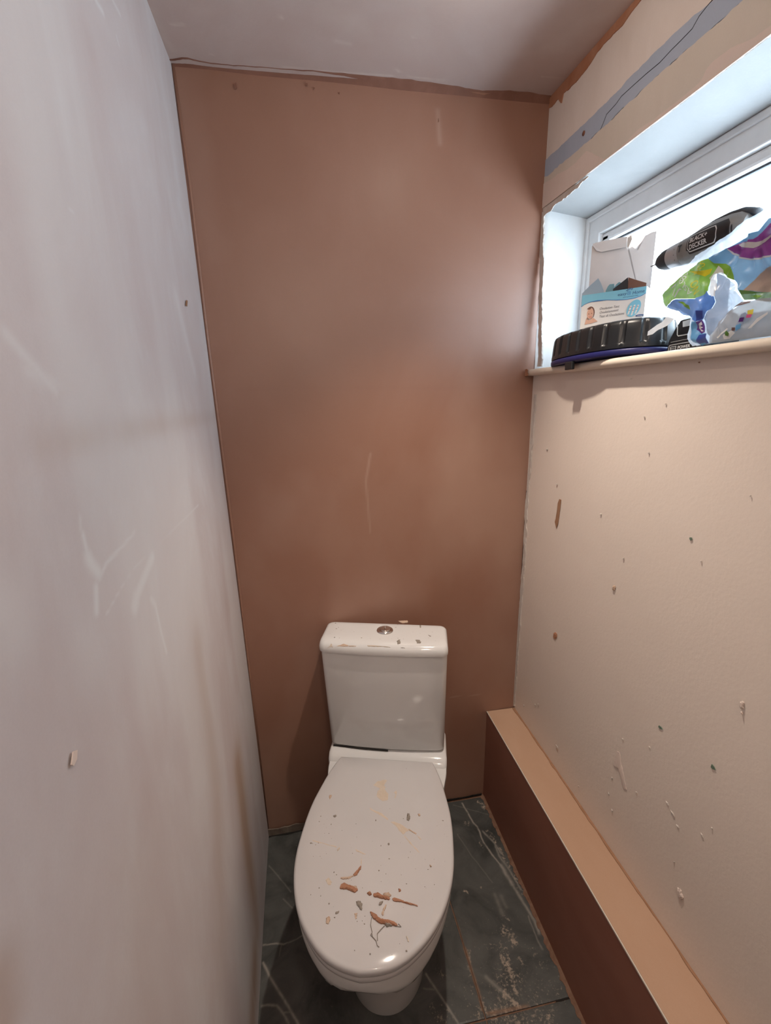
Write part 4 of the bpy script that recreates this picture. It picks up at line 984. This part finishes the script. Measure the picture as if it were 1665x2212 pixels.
# printed picture of a smiling baby in a hood
def pell(c, a, b_, rot=0.0, n=20):
    cx_, cz_ = k2([c])[0]; a *= 0.000145; b_ *= 0.000145; ca, sa = math.cos(rot), math.sin(rot)
    return [(cx_ + a * math.cos(t) * ca - b_ * math.sin(t) * sa, cz_ + a * math.cos(t) * sa + b_ * math.sin(t) * ca) for t in np.linspace(0, 2 * math.pi, n, endpoint=False)]
printed('hood_outline', pell((310, 1360), 66, 102), M['brownink'], 0.00035)  # dark printed outline round the hood
printed('hood', pell((300, 1372), 60, 95), M['cardfront'], 0.00055)
printed('towel', k2([(225, 1530), (255, 1420), (300, 1400), (370, 1440), (420, 1480), (330, 1510)]), M['skin'], 0.00055)
printed('face', pell((308, 1365), 50, 80), M['skin'], 0.00075)
printed('eye', pell((288, 1372), 8, 6), M['brownink'], 0.00095); printed('eye', pell((330, 1362), 8, 6), M['brownink'], 0.00095)
printed('smile', k2([(285, 1412), (300, 1422), (325, 1420), (342, 1402), (330, 1410), (305, 1413)]), M['lips'], 0.00095)
printed('hair_tuft', pell((296, 1292), 30, 14), M['brownink'], 0.00095)

# -- cordless drill standing on its battery
M['dsilver'] = simple('grey_silver_plastic', (0.20, 0.195, 0.19), 0.4, var=0.05)
M['dlight'] = simple('light_silver_plastic', (0.42, 0.43, 0.45), 0.3, metal=0.3)
M['dblack'] = simple('black_tool_plastic', (0.012, 0.012, 0.014), 0.45)
M['dgrip'] = simple('dark_rubber_grip', (0.03, 0.032, 0.038), 0.6)
M['outline'] = simple('pale_print', (0.62, 0.62, 0.62), 0.5)
DXC = 0.774
drill = tag(empty('cordless_drill', (DXC, 0.812, ZS(0.812))), 'grey and black cordless drill standing on its battery behind the plastic bag', 'drill')
# local axes: y along the barrel (chuck at +y), z up
AZ = 0.200; tip = 0.137
def DA(y): return AZ + 0.02 * (y - 0.1)          # axis height
def barrel(name, prof, mat, n=36, sx=1.0):
    rings = []
    for y, r, up in prof:
        rings.append([(sx * r * math.cos(2 * math.pi * i / n), y, DA(y) + up + r * math.sin(2 * math.pi * i / n)) for i in range(n)])
    return smooth_angle(loft(name, rings, mat, drill), 40)
tube('drill_bit', [(0, 0.130, DA(.130)), (0, 0.158, DA(.158) - 0.001)], [0.0016, 0.0012], M['dsilver'], drill, 8)
barrel('chuck', [(0.139, 0.004, 0), (0.137, 0.008, 0), (0.128, 0.0145, 0), (0.115, 0.0195, 0), (0.100, 0.0212, 0), (0.094, 0.0212, 0)], M['dgrip'])
barrel('torque_collar', [(0.0945, 0.020, 0), (0.094, 0.0225, 0), (0.075, 0.0240, 0), (0.062, 0.0245, 0), (0.060, 0.0235, 0)], M['dlight'])
nring = barrel('number_ring', [(0.060, 0.0235, 0), (0.0595, 0.0255, 0), (0.048, 0.0262, 0), (0.045, 0.0262, 0), (0.0445, 0.0245, 0)], M['dsilver'])
body_ = barrel('motor_body', [(0.0445, 0.0255, 0), (0.044, 0.0272, 0), (0.030, 0.0285, 0.001), (0.010, 0.0305, 0.003), (-0.020, 0.0315, 0.004), (-0.050, 0.0310, 0.004), (-0.068, 0.029, 0.003), (-0.078, 0.022, 0.002), (-0.080, 0.012, 0)], M['dsilver'])
def side(y, z, d=0.0004):
    """point on the camera-facing side of the barrel, y along, z height above the axis"""
    r = float(np.interp(y, [-0.068, -0.050, -0.020, 0.010, 0.030, 0.044, 0.06, 0.094], [0.029, 0.031, 0.0315, 0.0305, 0.0285, 0.0272, 0.026, 0.0225])) + d
    up = float(np.interp(y, [-0.05, -0.02, 0.01, 0.03, 0.044], [0.004, 0.004, 0.003, 0.001, 0]))
    zz = max(-r * 0.98, min(r * 0.98, z - up))
    return (-math.sqrt(max(1e-9, r * r - zz * zz)), y, DA(y) + up + zz)
def curved_patch(name, y0, y1, z0, z1, mat, d, par, cut=0.25):
    """rounded rectangle wrapped on the barrel"""
    ny, nz_ = 14, 12; vs, fs = [], []
    rr = cut * (z1 - z0)
    for i in range(ny + 1):
        y = y0 + (y1 - y0) * i / ny
        e = min(y - y0, y1 - y); sh = rr - math.sqrt(max(0, rr * rr - max(0, rr - e) ** 2)) if e < rr else 0
        for j in range(nz_ + 1):
            z = z0 + sh + (z1 - z0 - 2 * sh) * j / nz_; vs.append(side(y, z, d))
    for i in range(ny):
        for j in range(nz_): a = i * (nz_ + 1) + j; fs.append((a, a + 1, a + nz_ + 2, a + nz_ + 1))
    return mesh_obj(name, vs, fs, mat, par, True)
curved_patch('badge_edge', -0.036, 0.030, -0.012, 0.017, M['outline'], 0.0006, drill)
curved_patch('badge', -0.060, 0.033, -0.015, 0.020, M['dblack'], 0.0003, drill)
curved_patch('badge_face', -0.0345, 0.0285, -0.0105, 0.0155, M['dblack'], 0.0009, drill)
text_on('BLACK+', 0.0112, lambda x, y: side(0.024 - x, 0.004 + y, 0.0013), M['outline'], drill, width=0.041, bold=0.0003)
text_on('DECKER', 0.0112, lambda x, y: side(0.024 - x, -0.0075 + y, 0.0013), M['outline'], drill, width=0.041, bold=0.0003)
text_on('T', 0.018, lambda x, y: side(0.0565 - x, -0.004 + y, 0.0012), M['dgrip'], nring, bold=0.0004)
for z in (-0.014, -0.005, 0.005, 0.014):
    curved_patch('dot', 0.0655, 0.0672, z - 0.0008, z + 0.0008, M['dblack'], 0.0006, drill, 0.5)
# soft grip along the top and the rear, vents
rings = []
for y, w, h in ((0.018, 0.004, 0.0335), (0.012, 0.013, 0.0345), (-0.01, 0.017, 0.0365), (-0.04, 0.019, 0.0375), (-0.065, 0.018, 0.0355), (-0.083, 0.013, 0.028), (-0.088, 0.008, 0.02)):
    rings.append([(w * math.sin(t), y, DA(y) + h - 0.004 + 0.004 * math.cos(t) - 0.4 * w * (1 - math.cos(t)) * 0.5 - (0.006 if abs(math.sin(t)) < .01 and math.cos(t) < 0 else 0)) for t in np.linspace(0, 2 * math.pi, 20, endpoint=False)])
smooth_angle(loft('top_grip', rings, M['dgrip'], drill), 60)
for k in range(3): curved_patch('vent', -0.066 + 0.005 * k, -0.0635 + 0.005 * k, -0.012, 0.012, M['dblack'], 0.0012, drill, 0.4)
# handle, trigger, battery foot
rings = []
for z, y, a, b_ in ((0.180, -0.016, 0.020, 0.030), (0.152, -0.018, 0.0165, 0.024), (0.115, -0.022, 0.0160, 0.0215), (0.082, -0.022, 0.0170, 0.0225), (0.066, -0.018, 0.021, 0.028), (0.056, -0.014, 0.025, 0.034)):
    rings.append([(a * math.cos(t), y + b_ * math.sin(t), z) for t in np.linspace(0, 2 * math.pi, 28, endpoint=False)])
smooth_angle(loft('handle', rings, M['dgrip'], drill), 50)
bevel_box('trigger', -0.007, 0.007, 0.002, 0.016, 0.130, 0.166, M['dblack'], drill, 0.003)
rings = []
for z, x, y0, y1, r in ((0.001, 0.030, -0.056, 0.050, 0.006), (0.004, 0.032, -0.058, 0.052, 0.008), (0.030, 0.032, -0.058, 0.048, 0.008), (0.050, 0.0315, -0.056, 0.036, 0.008), (0.064, 0.029, -0.050, 0.030, 0.010), (0.069, 0.022, -0.044, 0.024, 0.010)):
    rings.append([(p[0], p[1], z) for p in rrect(-x, x, y0, y1, r)])
bat = smooth_angle(loft('battery', rings, M['dblack'], drill), 35)
def bs(y, z, d): return (-0.032 - d + (0.0007 if z > 0.03 else 0) * 1.0, y, z)
def frame_line(pts, r=0.0006): tube('outline', [bs(y, z, 0.0003) for y, z in pts], r, M['outline'], bat, 6)
frame_line([(0.042, 0.004), (0.041, 0.018), (0.039, 0.020), (-0.045, 0.020)])
frame_line([(0.027, 0.060), (0.024, 0.038), (0.021, 0.035), (-0.045, 0.035)], 0.0011)
frame_line([(0.038, 0.0255), (-0.045, 0.0265)], 0.0004)
text_on('POWER', 0.0078, lambda x, y: bs(0.018 - x, 0.0105 + y, 0.0005), M['outline'], bat, width=0.030, bold=0.0002)
text_on('CONNECT', 0.0055, lambda x, y: bs(0.018 - x, 0.0045 + y, 0.0005), M['outline'], bat, width=0.029)
frame_line([(0.037, 0.0055), (0.037, 0.0165), (0.0235, 0.0165), (0.0235, 0.0055), (0.037, 0.0055)], 0.0005)
text_on('BLACK+', 0.0042, lambda x, y: bs(0.0362 - x, 0.0115 + y, 0.0005), M['outline'], bat, width=0.012)
text_on('DECKER', 0.0042, lambda x, y: bs(0.0362 - x, 0.0070 + y, 0.0005), M['outline'], bat, width=0.012)
solid_patch('window_patch', [(-0.0318, 0.012, 0.050), (-0.0318, -0.004, 0.050), (-0.0300, -0.006, 0.062), (-0.0300, 0.016, 0.061)], (-1, 0, 0.3), 0.0006, M['outline'], bat)

# -- crumpled printed plastic bag
M['film'] = film('clear_crinkled_film', (0.80, 0.83, 0.88), 0.42, 0.2, 0.6)
M['f_lblue'] = film('light_blue_film', (0.09, 0.26, 0.47), 0.98, 0.35, 0.04)
M['f_blue'] = film('blue_film', (0.06, 0.17, 0.50), 0.98, 0.3, 0.06)
M['f_dblue'] = film('dark_blue_film', (0.03, 0.06, 0.28), 0.98, 0.3, 0.08)
M['f_green'] = film('green_film', (0.17, 0.36, 0.03), 0.98, 0.3, 0.08)
M['f_dgreen'] = film('dark_green_film', (0.07, 0.16, 0.03), 0.98, 0.3, 0.08)
M['f_purple'] = film('purple_film', (0.26, 0.05, 0.30), 0.97, 0.3, 0.12)
M['f_dpurple'] = film('deep_purple_film', (0.07, 0.015, 0.14), 0.98, 0.3, 0.08)
M['f_white'] = film('white_film', (0.66, 0.66, 0.66), 0.9, 0.3, 0.2)
M['f_yellow'] = film('yellow_film', (0.75, 0.62, 0.03), 0.92, 0.25, 0.3)
M['f_tan'] = film('tan_film', (0.46, 0.34, 0.26), 0.94, 0.3, 0.2)
M['f_pale'] = film('pale_blue_film', (0.24, 0.30, 0.42), 0.88, 0.3, 0.08)
M['f_brown'] = film('brown_film', (0.12, 0.06, 0.05), 0.94, 0.3, 0.2)
M['f_pink'] = film('pink_film', (0.72, 0.10, 0.28), 0.92, 0.3, 0.3)
bag = tag(empty('plastic_bag', (0.715, 0.70, ZS(0.70))), 'crumpled blue, green and purple printed plastic bag in front of the drill', 'bag')
IB = Matrix.Translation((0.715, 0.70, ZS(0.70))).inverted()
def crease(y, z):
    y = np.asarray(y, float); z = np.asarray(z, float)
    a = np.abs(vnoise(y * 26 + z * 11, z * 22 - y * 9, 5) - 0.5) * 2
    b_ = np.abs(vnoise(y * 55 - z * 30, z * 48 + y * 22, 8) - 0.5) * 2
    return 0.014 * (a - 0.5) + 0.006 * (b_ - 0.5) + 0.010 * (vnoise(y * 9, z * 9, 2) - 0.5)
# outline of the bag in pixels (front view), traced clockwise from the left tip
OUT = [(1428, 640), (1438, 622), (1462, 597), (1491, 574), (1515, 551), (1535, 535), (1567, 516), (1599, 487), (1615, 474), (1639, 464), (1665, 446), (1760, 400), (1800, 480), (1800, 712), (1700, 722), (1600, 733), (1540, 741), (1500, 748), (1494, 735), (1498, 700), (1500, 686), (1478, 672), (1452, 664), (1438, 660)]
XB0 = 0.7160
OUTW = np.array([onX(u, v, XB0)[1:] for u, v in OUT])
OUTW[:, 1] = np.maximum(OUTW[:, 1], ZS(OUTW[:, 0]) + 0.0015)
def inside_dist(y, z):
    d = segdist(y, z, [tuple(p) for p in np.vstack([OUTW, OUTW[:1]])]); return d
def bag_front(y, z):
    d = inside_dist(np.asarray(y, float), np.asarray(z, float))
    k = np.clip(d / 0.035, 0, 1); k = np.sqrt(1 - (1 - k) ** 2)
    return XB0 - 0.004 - 0.010 * k + crease(y, z) * (0.35 + 0.65 * k)
def onbag(u, v, d=0.0):
    X = XB0
    for _ in range(6):
        p = onX(u, v, X); X = float(bag_front(p[1:2], p[2:3])[0]) - d
    return onX(u, v, X)
def cut_patch(name, poly_yz, mat, xfun, off, parent, inv, st=0.005):
    """polygon in (y, z), cut into small cells and laid on the surface x = xfun(y, z) - off"""
    bm = bmesh.new()
    try: bm.faces.new([bm.verts.new((0, p[0], p[1])) for p in poly_yz])
    except ValueError: pass
    P = np.array(poly_yz)
    for ax, lo_, hi_ in ((1, P[:, 0].min(), P[:, 0].max()), (2, P[:, 1].min(), P[:, 1].max())):
        q = math.ceil(lo_ / st) * st
        while q < hi_:
            co = [0, 0, 0]; co[ax] = q; no = [0, 0, 0]; no[ax] = 1
            bmesh.ops.bisect_plane(bm, geom=bm.verts[:] + bm.edges[:] + bm.faces[:], dist=1e-6, plane_co=co, plane_no=no); q += st
    bmesh.ops.triangulate(bm, faces=bm.faces[:])
    for v in bm.verts:
        v.co.x = float(xfun(np.array([v.co.y]), np.array([v.co.z]))[0]) - off
    o = bm_obj(name, bm, mat, parent, True); o.matrix_parent_inverse = inv; return o
def outer_back(y, z):
    d = inside_dist(y, z); k = np.clip(d / 0.03, 0, 1); return XB0 + 0.004 + 0.018 * np.sqrt(1 - (1 - k) ** 2) + crease(y + 0.3, z) * 0.3
cut_patch('front_film', OUTW, M['film'], bag_front, 0.0, bag, IB, 0.004)
cut_patch('back_film', OUTW, M['film'], outer_back, 0.0, bag, IB, 0.006)
def k3(pts): return [(1400 + x / 6.283, 440 + y / 6.283) for x, y in pts]
def bag_patch(name, pts, mat, off, raw=False):
    W = [onbag(*p) for p in (pts if raw else k3(pts))]
    W = [(p[1], max(p[2], ZS(p[1]) + 0.002)) for p in W]
    return cut_patch(name, W, mat, bag_front, off, bag, IB, 0.0035)
bag_patch('light_blue_print', [(820, 740), (1080, 600), (1300, 480), (1500, 370), (1640, 200), (1900, 20), (2300, 20), (2300, 1100), (1640, 1200), (1260, 1230), (1180, 1040), (1000, 930), (900, 850)], M['f_lblue'], 0.0008)
bag_patch('green_print', [(195, 1240), (300, 1120), (480, 960), (640, 840), (820, 745), (900, 810), (1060, 815), (1140, 890), (1180, 1040), (1100, 1010), (1000, 930), (900, 960), (850, 1040), (820, 1180), (760, 1240), (640, 1290), (380, 1290), (245, 1405), (210, 1330)], M['f_green'], 0.0012)
bag_patch('yellow_print', [(560, 920), (700, 915), (880, 880), (850, 950), (780, 990), (680, 960)], M['f_yellow'], 0.0016)  # yellow area of the bag's print
bag_patch('blue_print', [(250, 1405), (380, 1295), (640, 1292), (770, 1230), (800, 1180), (830, 1240), (900, 1260), (920, 1330), (860, 1430), (780, 1500), (740, 1580), (640, 1600), (600, 1545), (480, 1510), (420, 1460)], M['f_blue'], 0.0012)
bag_patch('green_strip', [(400, 1330), (480, 1330), (560, 1380), (580, 1440), (540, 1420), (470, 1360)], M['f_green'], 0.0016)
bag_patch('pale_print', [(940, 940), (1100, 1020), (1190, 1100), (1240, 1240), (1340, 1320), (1200, 1400), (1060, 1520), (980, 1640), (850, 1800), (790, 1640), (760, 1560), (790, 1490), (880, 1420), (930, 1330), (900, 1230), (930, 1120)], M['f_pale'], 0.0012)
bag_patch('dark_blue_print', [(650, 1450), (750, 1450), (750, 1560), (650, 1600)], M['f_dblue'], 0.0017)
bag_patch('blue_edge', [(600, 1600), (660, 1600), (670, 1700), (740, 1760), (800, 1760), (830, 1890), (740, 1930), (620, 1880), (590, 1760)], M['f_lblue'], 0.0014)
bag_patch('blue_tail', [(700, 1780), (800, 1760), (830, 1895), (720, 1915), (660, 1870)], M['f_dblue'], 0.0017)
bag_patch('purple_print', [(655, 1605), (740, 1575), (775, 1640), (780, 1740), (735, 1765), (670, 1710)], M['f_dpurple'], 0.0018)
bag_patch('purple_swoosh', [(1110, 610), (1200, 560), (1300, 520), (1420, 480), (1500, 440), (1580, 360), (1660, 270), (1850, 130), (1850, 620), (1660, 700), (1500, 735), (1400, 745), (1290, 725), (1180, 670)], M['f_purple'], 0.0012)
bag_patch('white_arc', [(1080, 625), (1105, 612), (1180, 672), (1290, 727), (1400, 747), (1500, 737), (1660, 702), (1850, 622), (1850, 645), (1660, 725), (1500, 760), (1400, 768), (1270, 745), (1160, 690)], M['f_white'], 0.0016)
bag_patch('white_swoosh', [(1240, 560), (1300, 525), (1440, 520), (1560, 500), (1640, 450), (1720, 400), (1720, 430), (1600, 520), (1500, 580), (1380, 600), (1280, 590)], M['f_white'], 0.0018)
bag_patch('tan_print', [(1280, 1190), (1400, 1080), (1530, 950), (1610, 880), (1665, 850), (1900, 800), (1900, 1200), (1600, 1205), (1500, 1195), (1400, 1180)], M['f_tan'], 0.0014)
bag_patch('dark_green_print', [(1245, 1170), (1400, 1185), (1500, 1200), (1700, 1200), (1900, 1190), (1900, 1320), (1600, 1330), (1450, 1300), (1340, 1310)], M['f_dgreen'], 0.0016)
bag_patch('green_spot', [(1400, 1260), (1480, 1235), (1560, 1250), (1480, 1280)], M['f_green'], 0.002)  # green area within the dark green print
bag_patch('white_fold', [(840, 1010), (900, 940), (965, 840), (1030, 900), (1045, 980), (1000, 950), (930, 950), (900, 1030), (860, 1045)], M['f_white'], 0.0018)
bag_patch('white_tube', [(850, 1035), (930, 1030), (940, 1160), (920, 1250), (870, 1260), (840, 1200), (855, 1120)], M['f_white'], 0.002)
bag_patch('torn_corner', [(130, 1270), (195, 1245), (240, 1400), (190, 1420), (140, 1360)], M['film'], 0.0012)
bag_patch('white_zigzag', [(700, 1630), (740, 1600), (750, 1640), (720, 1660), (760, 1680), (725, 1700), (770, 1730), (740, 1735), (705, 1690)], M['f_white'], 0.0024)
# lettering on the green print, running down the bag
def bag_text(s, p0, p1, size, mat, **kw):
    a = onbag(*k3([p0])[0]); b_ = onbag(*k3([p1])[0]); e = b_[1:] - a[1:]; L = np.linalg.norm(e); e /= L; n_ = np.array([e[1], -e[0]])
    def fn(x, y):
        q = a[1:] + e * x + n_ * y
        return (float(bag_front(q[:1], q[1:])[0]) - 0.003, q[0], q[1])
    o = text_on(s, size, fn, mat, bag, width=L, **kw); o.matrix_parent_inverse = IB; return o
bag_text('JW', (455, 1195), (380, 1050), 0.020, M['f_white'])
bag_text('OL', (520, 1030), (560, 930), 0.018, M['f_white'])
bag_text('ASLO', (620, 1200), (480, 985), 0.012, M['f_white'])
bag_text('NO', (710, 1180), (690, 1020), 0.017, M['f_yellow'])
bag_text('LIES', (640, 980), (800, 830), 0.014, M['f_yellow'])
# torn white shred hanging over the black lid
tag(bag, 'crumpled blue, green and purple printed plastic bag in front of the drill', 'bag')
sh_px = [(1398, 725), (1400, 716), (1415, 706), (1430, 696), (1442, 680), (1455, 668), (1465, 672), (1455, 690), (1440, 704), (1425, 712), (1410, 722)]
SX = 0.690
cut_patch('torn_shred', [tuple(onX(u, v, SX)[1:]) for u, v in sh_px], M['f_white'], lambda y, z: SX + crease(y, z) * 0.3 + 0 * y, 0.0, bag, IB, 0.004)

# -- clear wrapper with coloured tubes, lying in front of the bag
wrap = tag(empty('clear_wrapper', (0.69, 0.68, ZS(0.68))), 'clear crinkled wrapper with small colour-banded tubes on the sill edge', 'wrapper')
IW_ = Matrix.Translation((0.69, 0.68, ZS(0.68))).inverted()
WO = [(1532, 741), (1534, 725), (1552, 700), (1572, 672), (1600, 655), (1640, 645), (1700, 640), (1760, 640), (1760, 714), (1660, 726), (1580, 736)]
XW0 = 0.683
WOW = np.array([onX(u, v, XW0)[1:] for u, v in WO]); WOW[:, 1] = np.maximum(WOW[:, 1], ZS(WOW[:, 0]) + 0.001)
def wrap_x(y, z):
    d = segdist(np.asarray(y, float), np.asarray(z, float), [tuple(p) for p in np.vstack([WOW, WOW[:1]])]); k = np.clip(d / 0.02, 0, 1)
    return XW0 - 0.006 * np.sqrt(1 - (1 - k) ** 2) + crease(y * 1.3 + 0.7, z * 1.3) * 0.35
def wrap_b(y, z): return XW0 + 0.004 + 0 * np.asarray(y)
M['film2'] = film('grey_clear_film', (0.30, 0.31, 0.33), 0.74, 0.2, 0.15)
cut_patch('front_film', WOW, M['film2'], wrap_x, 0.0, wrap, IW_, 0.003)
cut_patch('back_film', WOW, M['film2'], wrap_b, 0.0, wrap, IW_, 0.006)
def wrap_patch(name, pts, mat, off=0.0012):
    W = [onX(u, v, XW0 - 0.005)[1:] for u, v in k3(pts)]
    W = [(p[0], max(p[1], ZS(p[0]) + 0.002)) for p in W]
    return cut_patch(name, W, mat, wrap_x, off, wrap, IW_, 0.003)
wrap_patch('pale_tube', [(1200, 1690), (1290, 1500), (1340, 1470), (1370, 1510), (1270, 1690)], M['f_pale'])
wrap_patch('purple_band', [(1270, 1550), (1330, 1540), (1310, 1600), (1250, 1605)], M['f_dpurple'], 0.0016)
wrap_patch('pink_band', [(1360, 1505), (1430, 1500), (1410, 1545), (1350, 1550)], M['f_pink'], 0.0016)
wrap_patch('pink_tube', [(1350, 1552), (1405, 1547), (1370, 1590), (1320, 1620), (1325, 1590)], M['f_pale'], 0.0016)
wrap_patch('yellow_tube', [(1370, 1450), (1450, 1430), (1440, 1500), (1370, 1505)], M['f_yellow'], 0.0014)
wrap_patch('light_blue_band', [(1225, 1650), (1290, 1625), (1290, 1690), (1215, 1730)], M['f_lblue'], 0.0018)
wrap_patch('dark_band', [(1170, 1680), (1215, 1680), (1205, 1725), (1165, 1725)], M['f_brown'], 0.0018)
wrap_patch('green_leaf', [(1070, 1750), (1090, 1720), (1130, 1760), (1110, 1800), (1070, 1790)], M['f_dgreen'], 0.0018)
wrap_patch('white_stick', [(930, 1815), (1100, 1690), (1120, 1700), (950, 1830)], M['f_white'], 0.0018)
wrap_patch('white_label', [(1040, 1780), (1160, 1720), (1200, 1750), (1120, 1830), (1040, 1840)], M['f_white'], 0.0012)
wrap_patch('glossy_fold', [(1380, 1700), (1500, 1560), (1660, 1470), (1660, 1500), (1520, 1600), (1420, 1690)], M['f_white'], 0.0018)
wrap_patch('dark_fold', [(1150, 1405), (1260, 1330), (1390, 1320), (1380, 1345), (1230, 1390)], M['f_brown'], 0.0018)

# ------------------------------------------------------------------ ceiling lamps (above and behind the camera's view)
def lamp(pos, watts, cone, label):
    """recessed downlight: bezel, glowing lens and the beam it throws"""
    x, y = pos; zc_ = ZC(x, y) - 0.001
    t = tag(empty('ceiling_lamp', (x, y, zc_)), label, 'lamp')
    lathe('bezel', [(0.026, 0.004), (0.036, 0.002), (0.037, -0.001), (0.034, -0.004), (0.028, -0.005), (0.0255, -0.002), (0.0255, 0.004)], M['upvc'], t, 'Z', 40)
    rings = [[(r * math.cos(a), r * math.sin(a), h) for a in np.linspace(0, 2 * math.pi, 32, endpoint=False)] for r, h in ((0.0175, 0.001), (0.0175, -0.010), (0.0215, -0.022), (0.022, -0.030), (0.018, -0.039), (0.008, -0.0445), (0.001, -0.0455))]
    loft('lens', rings, emit('lit_lens', LAMP_COL, LENS_GLOW), t)
    ld = bpy.data.lights.new('downlight_beam', 'SPOT'); ld.energy = watts; ld.color = LAMP_COL; ld.spot_size = math.radians(cone); ld.spot_blend = 0.9; ld.shadow_soft_size = 0.016
    lo_ = link(bpy.data.objects.new('downlight_beam', ld), t); lo_.location = (0, 0, -0.064)
    return t
lamp(LAMP_POS, LAMP_W, LAMP_CONE, 'small round recessed ceiling light above the toilet')
x, y = LAMP2_POS; zc_ = ZC(x, y) - 0.001
t = tag(empty('ceiling_lamp', (x, y, zc_)), 'round white globe ceiling light near the door', 'lamp')
lathe('ceiling_plate', [(0.001, 0.002), (0.045, 0.002), (0.047, -0.004), (0.040, -0.016), (0.001, -0.016)], M['upvc'], t, 'Z', 32)
gl = lathe('globe', [(0.001, -0.015), (0.030, -0.016), (0.046, -0.030), (0.052, -0.052), (0.046, -0.076), (0.028, -0.094), (0.001, -0.100)], film('opal_glass', (0.9, 0.88, 0.85), 0.35, 0.2, 0.8), t, 'Z', 32)
ld = bpy.data.lights.new('globe_bulb', 'POINT'); ld.energy = LAMP2_W; ld.color = LAMP_COL; ld.shadow_soft_size = 0.03
lo_ = link(bpy.data.objects.new('globe_bulb', ld), t); lo_.location = (0, 0, -0.115)
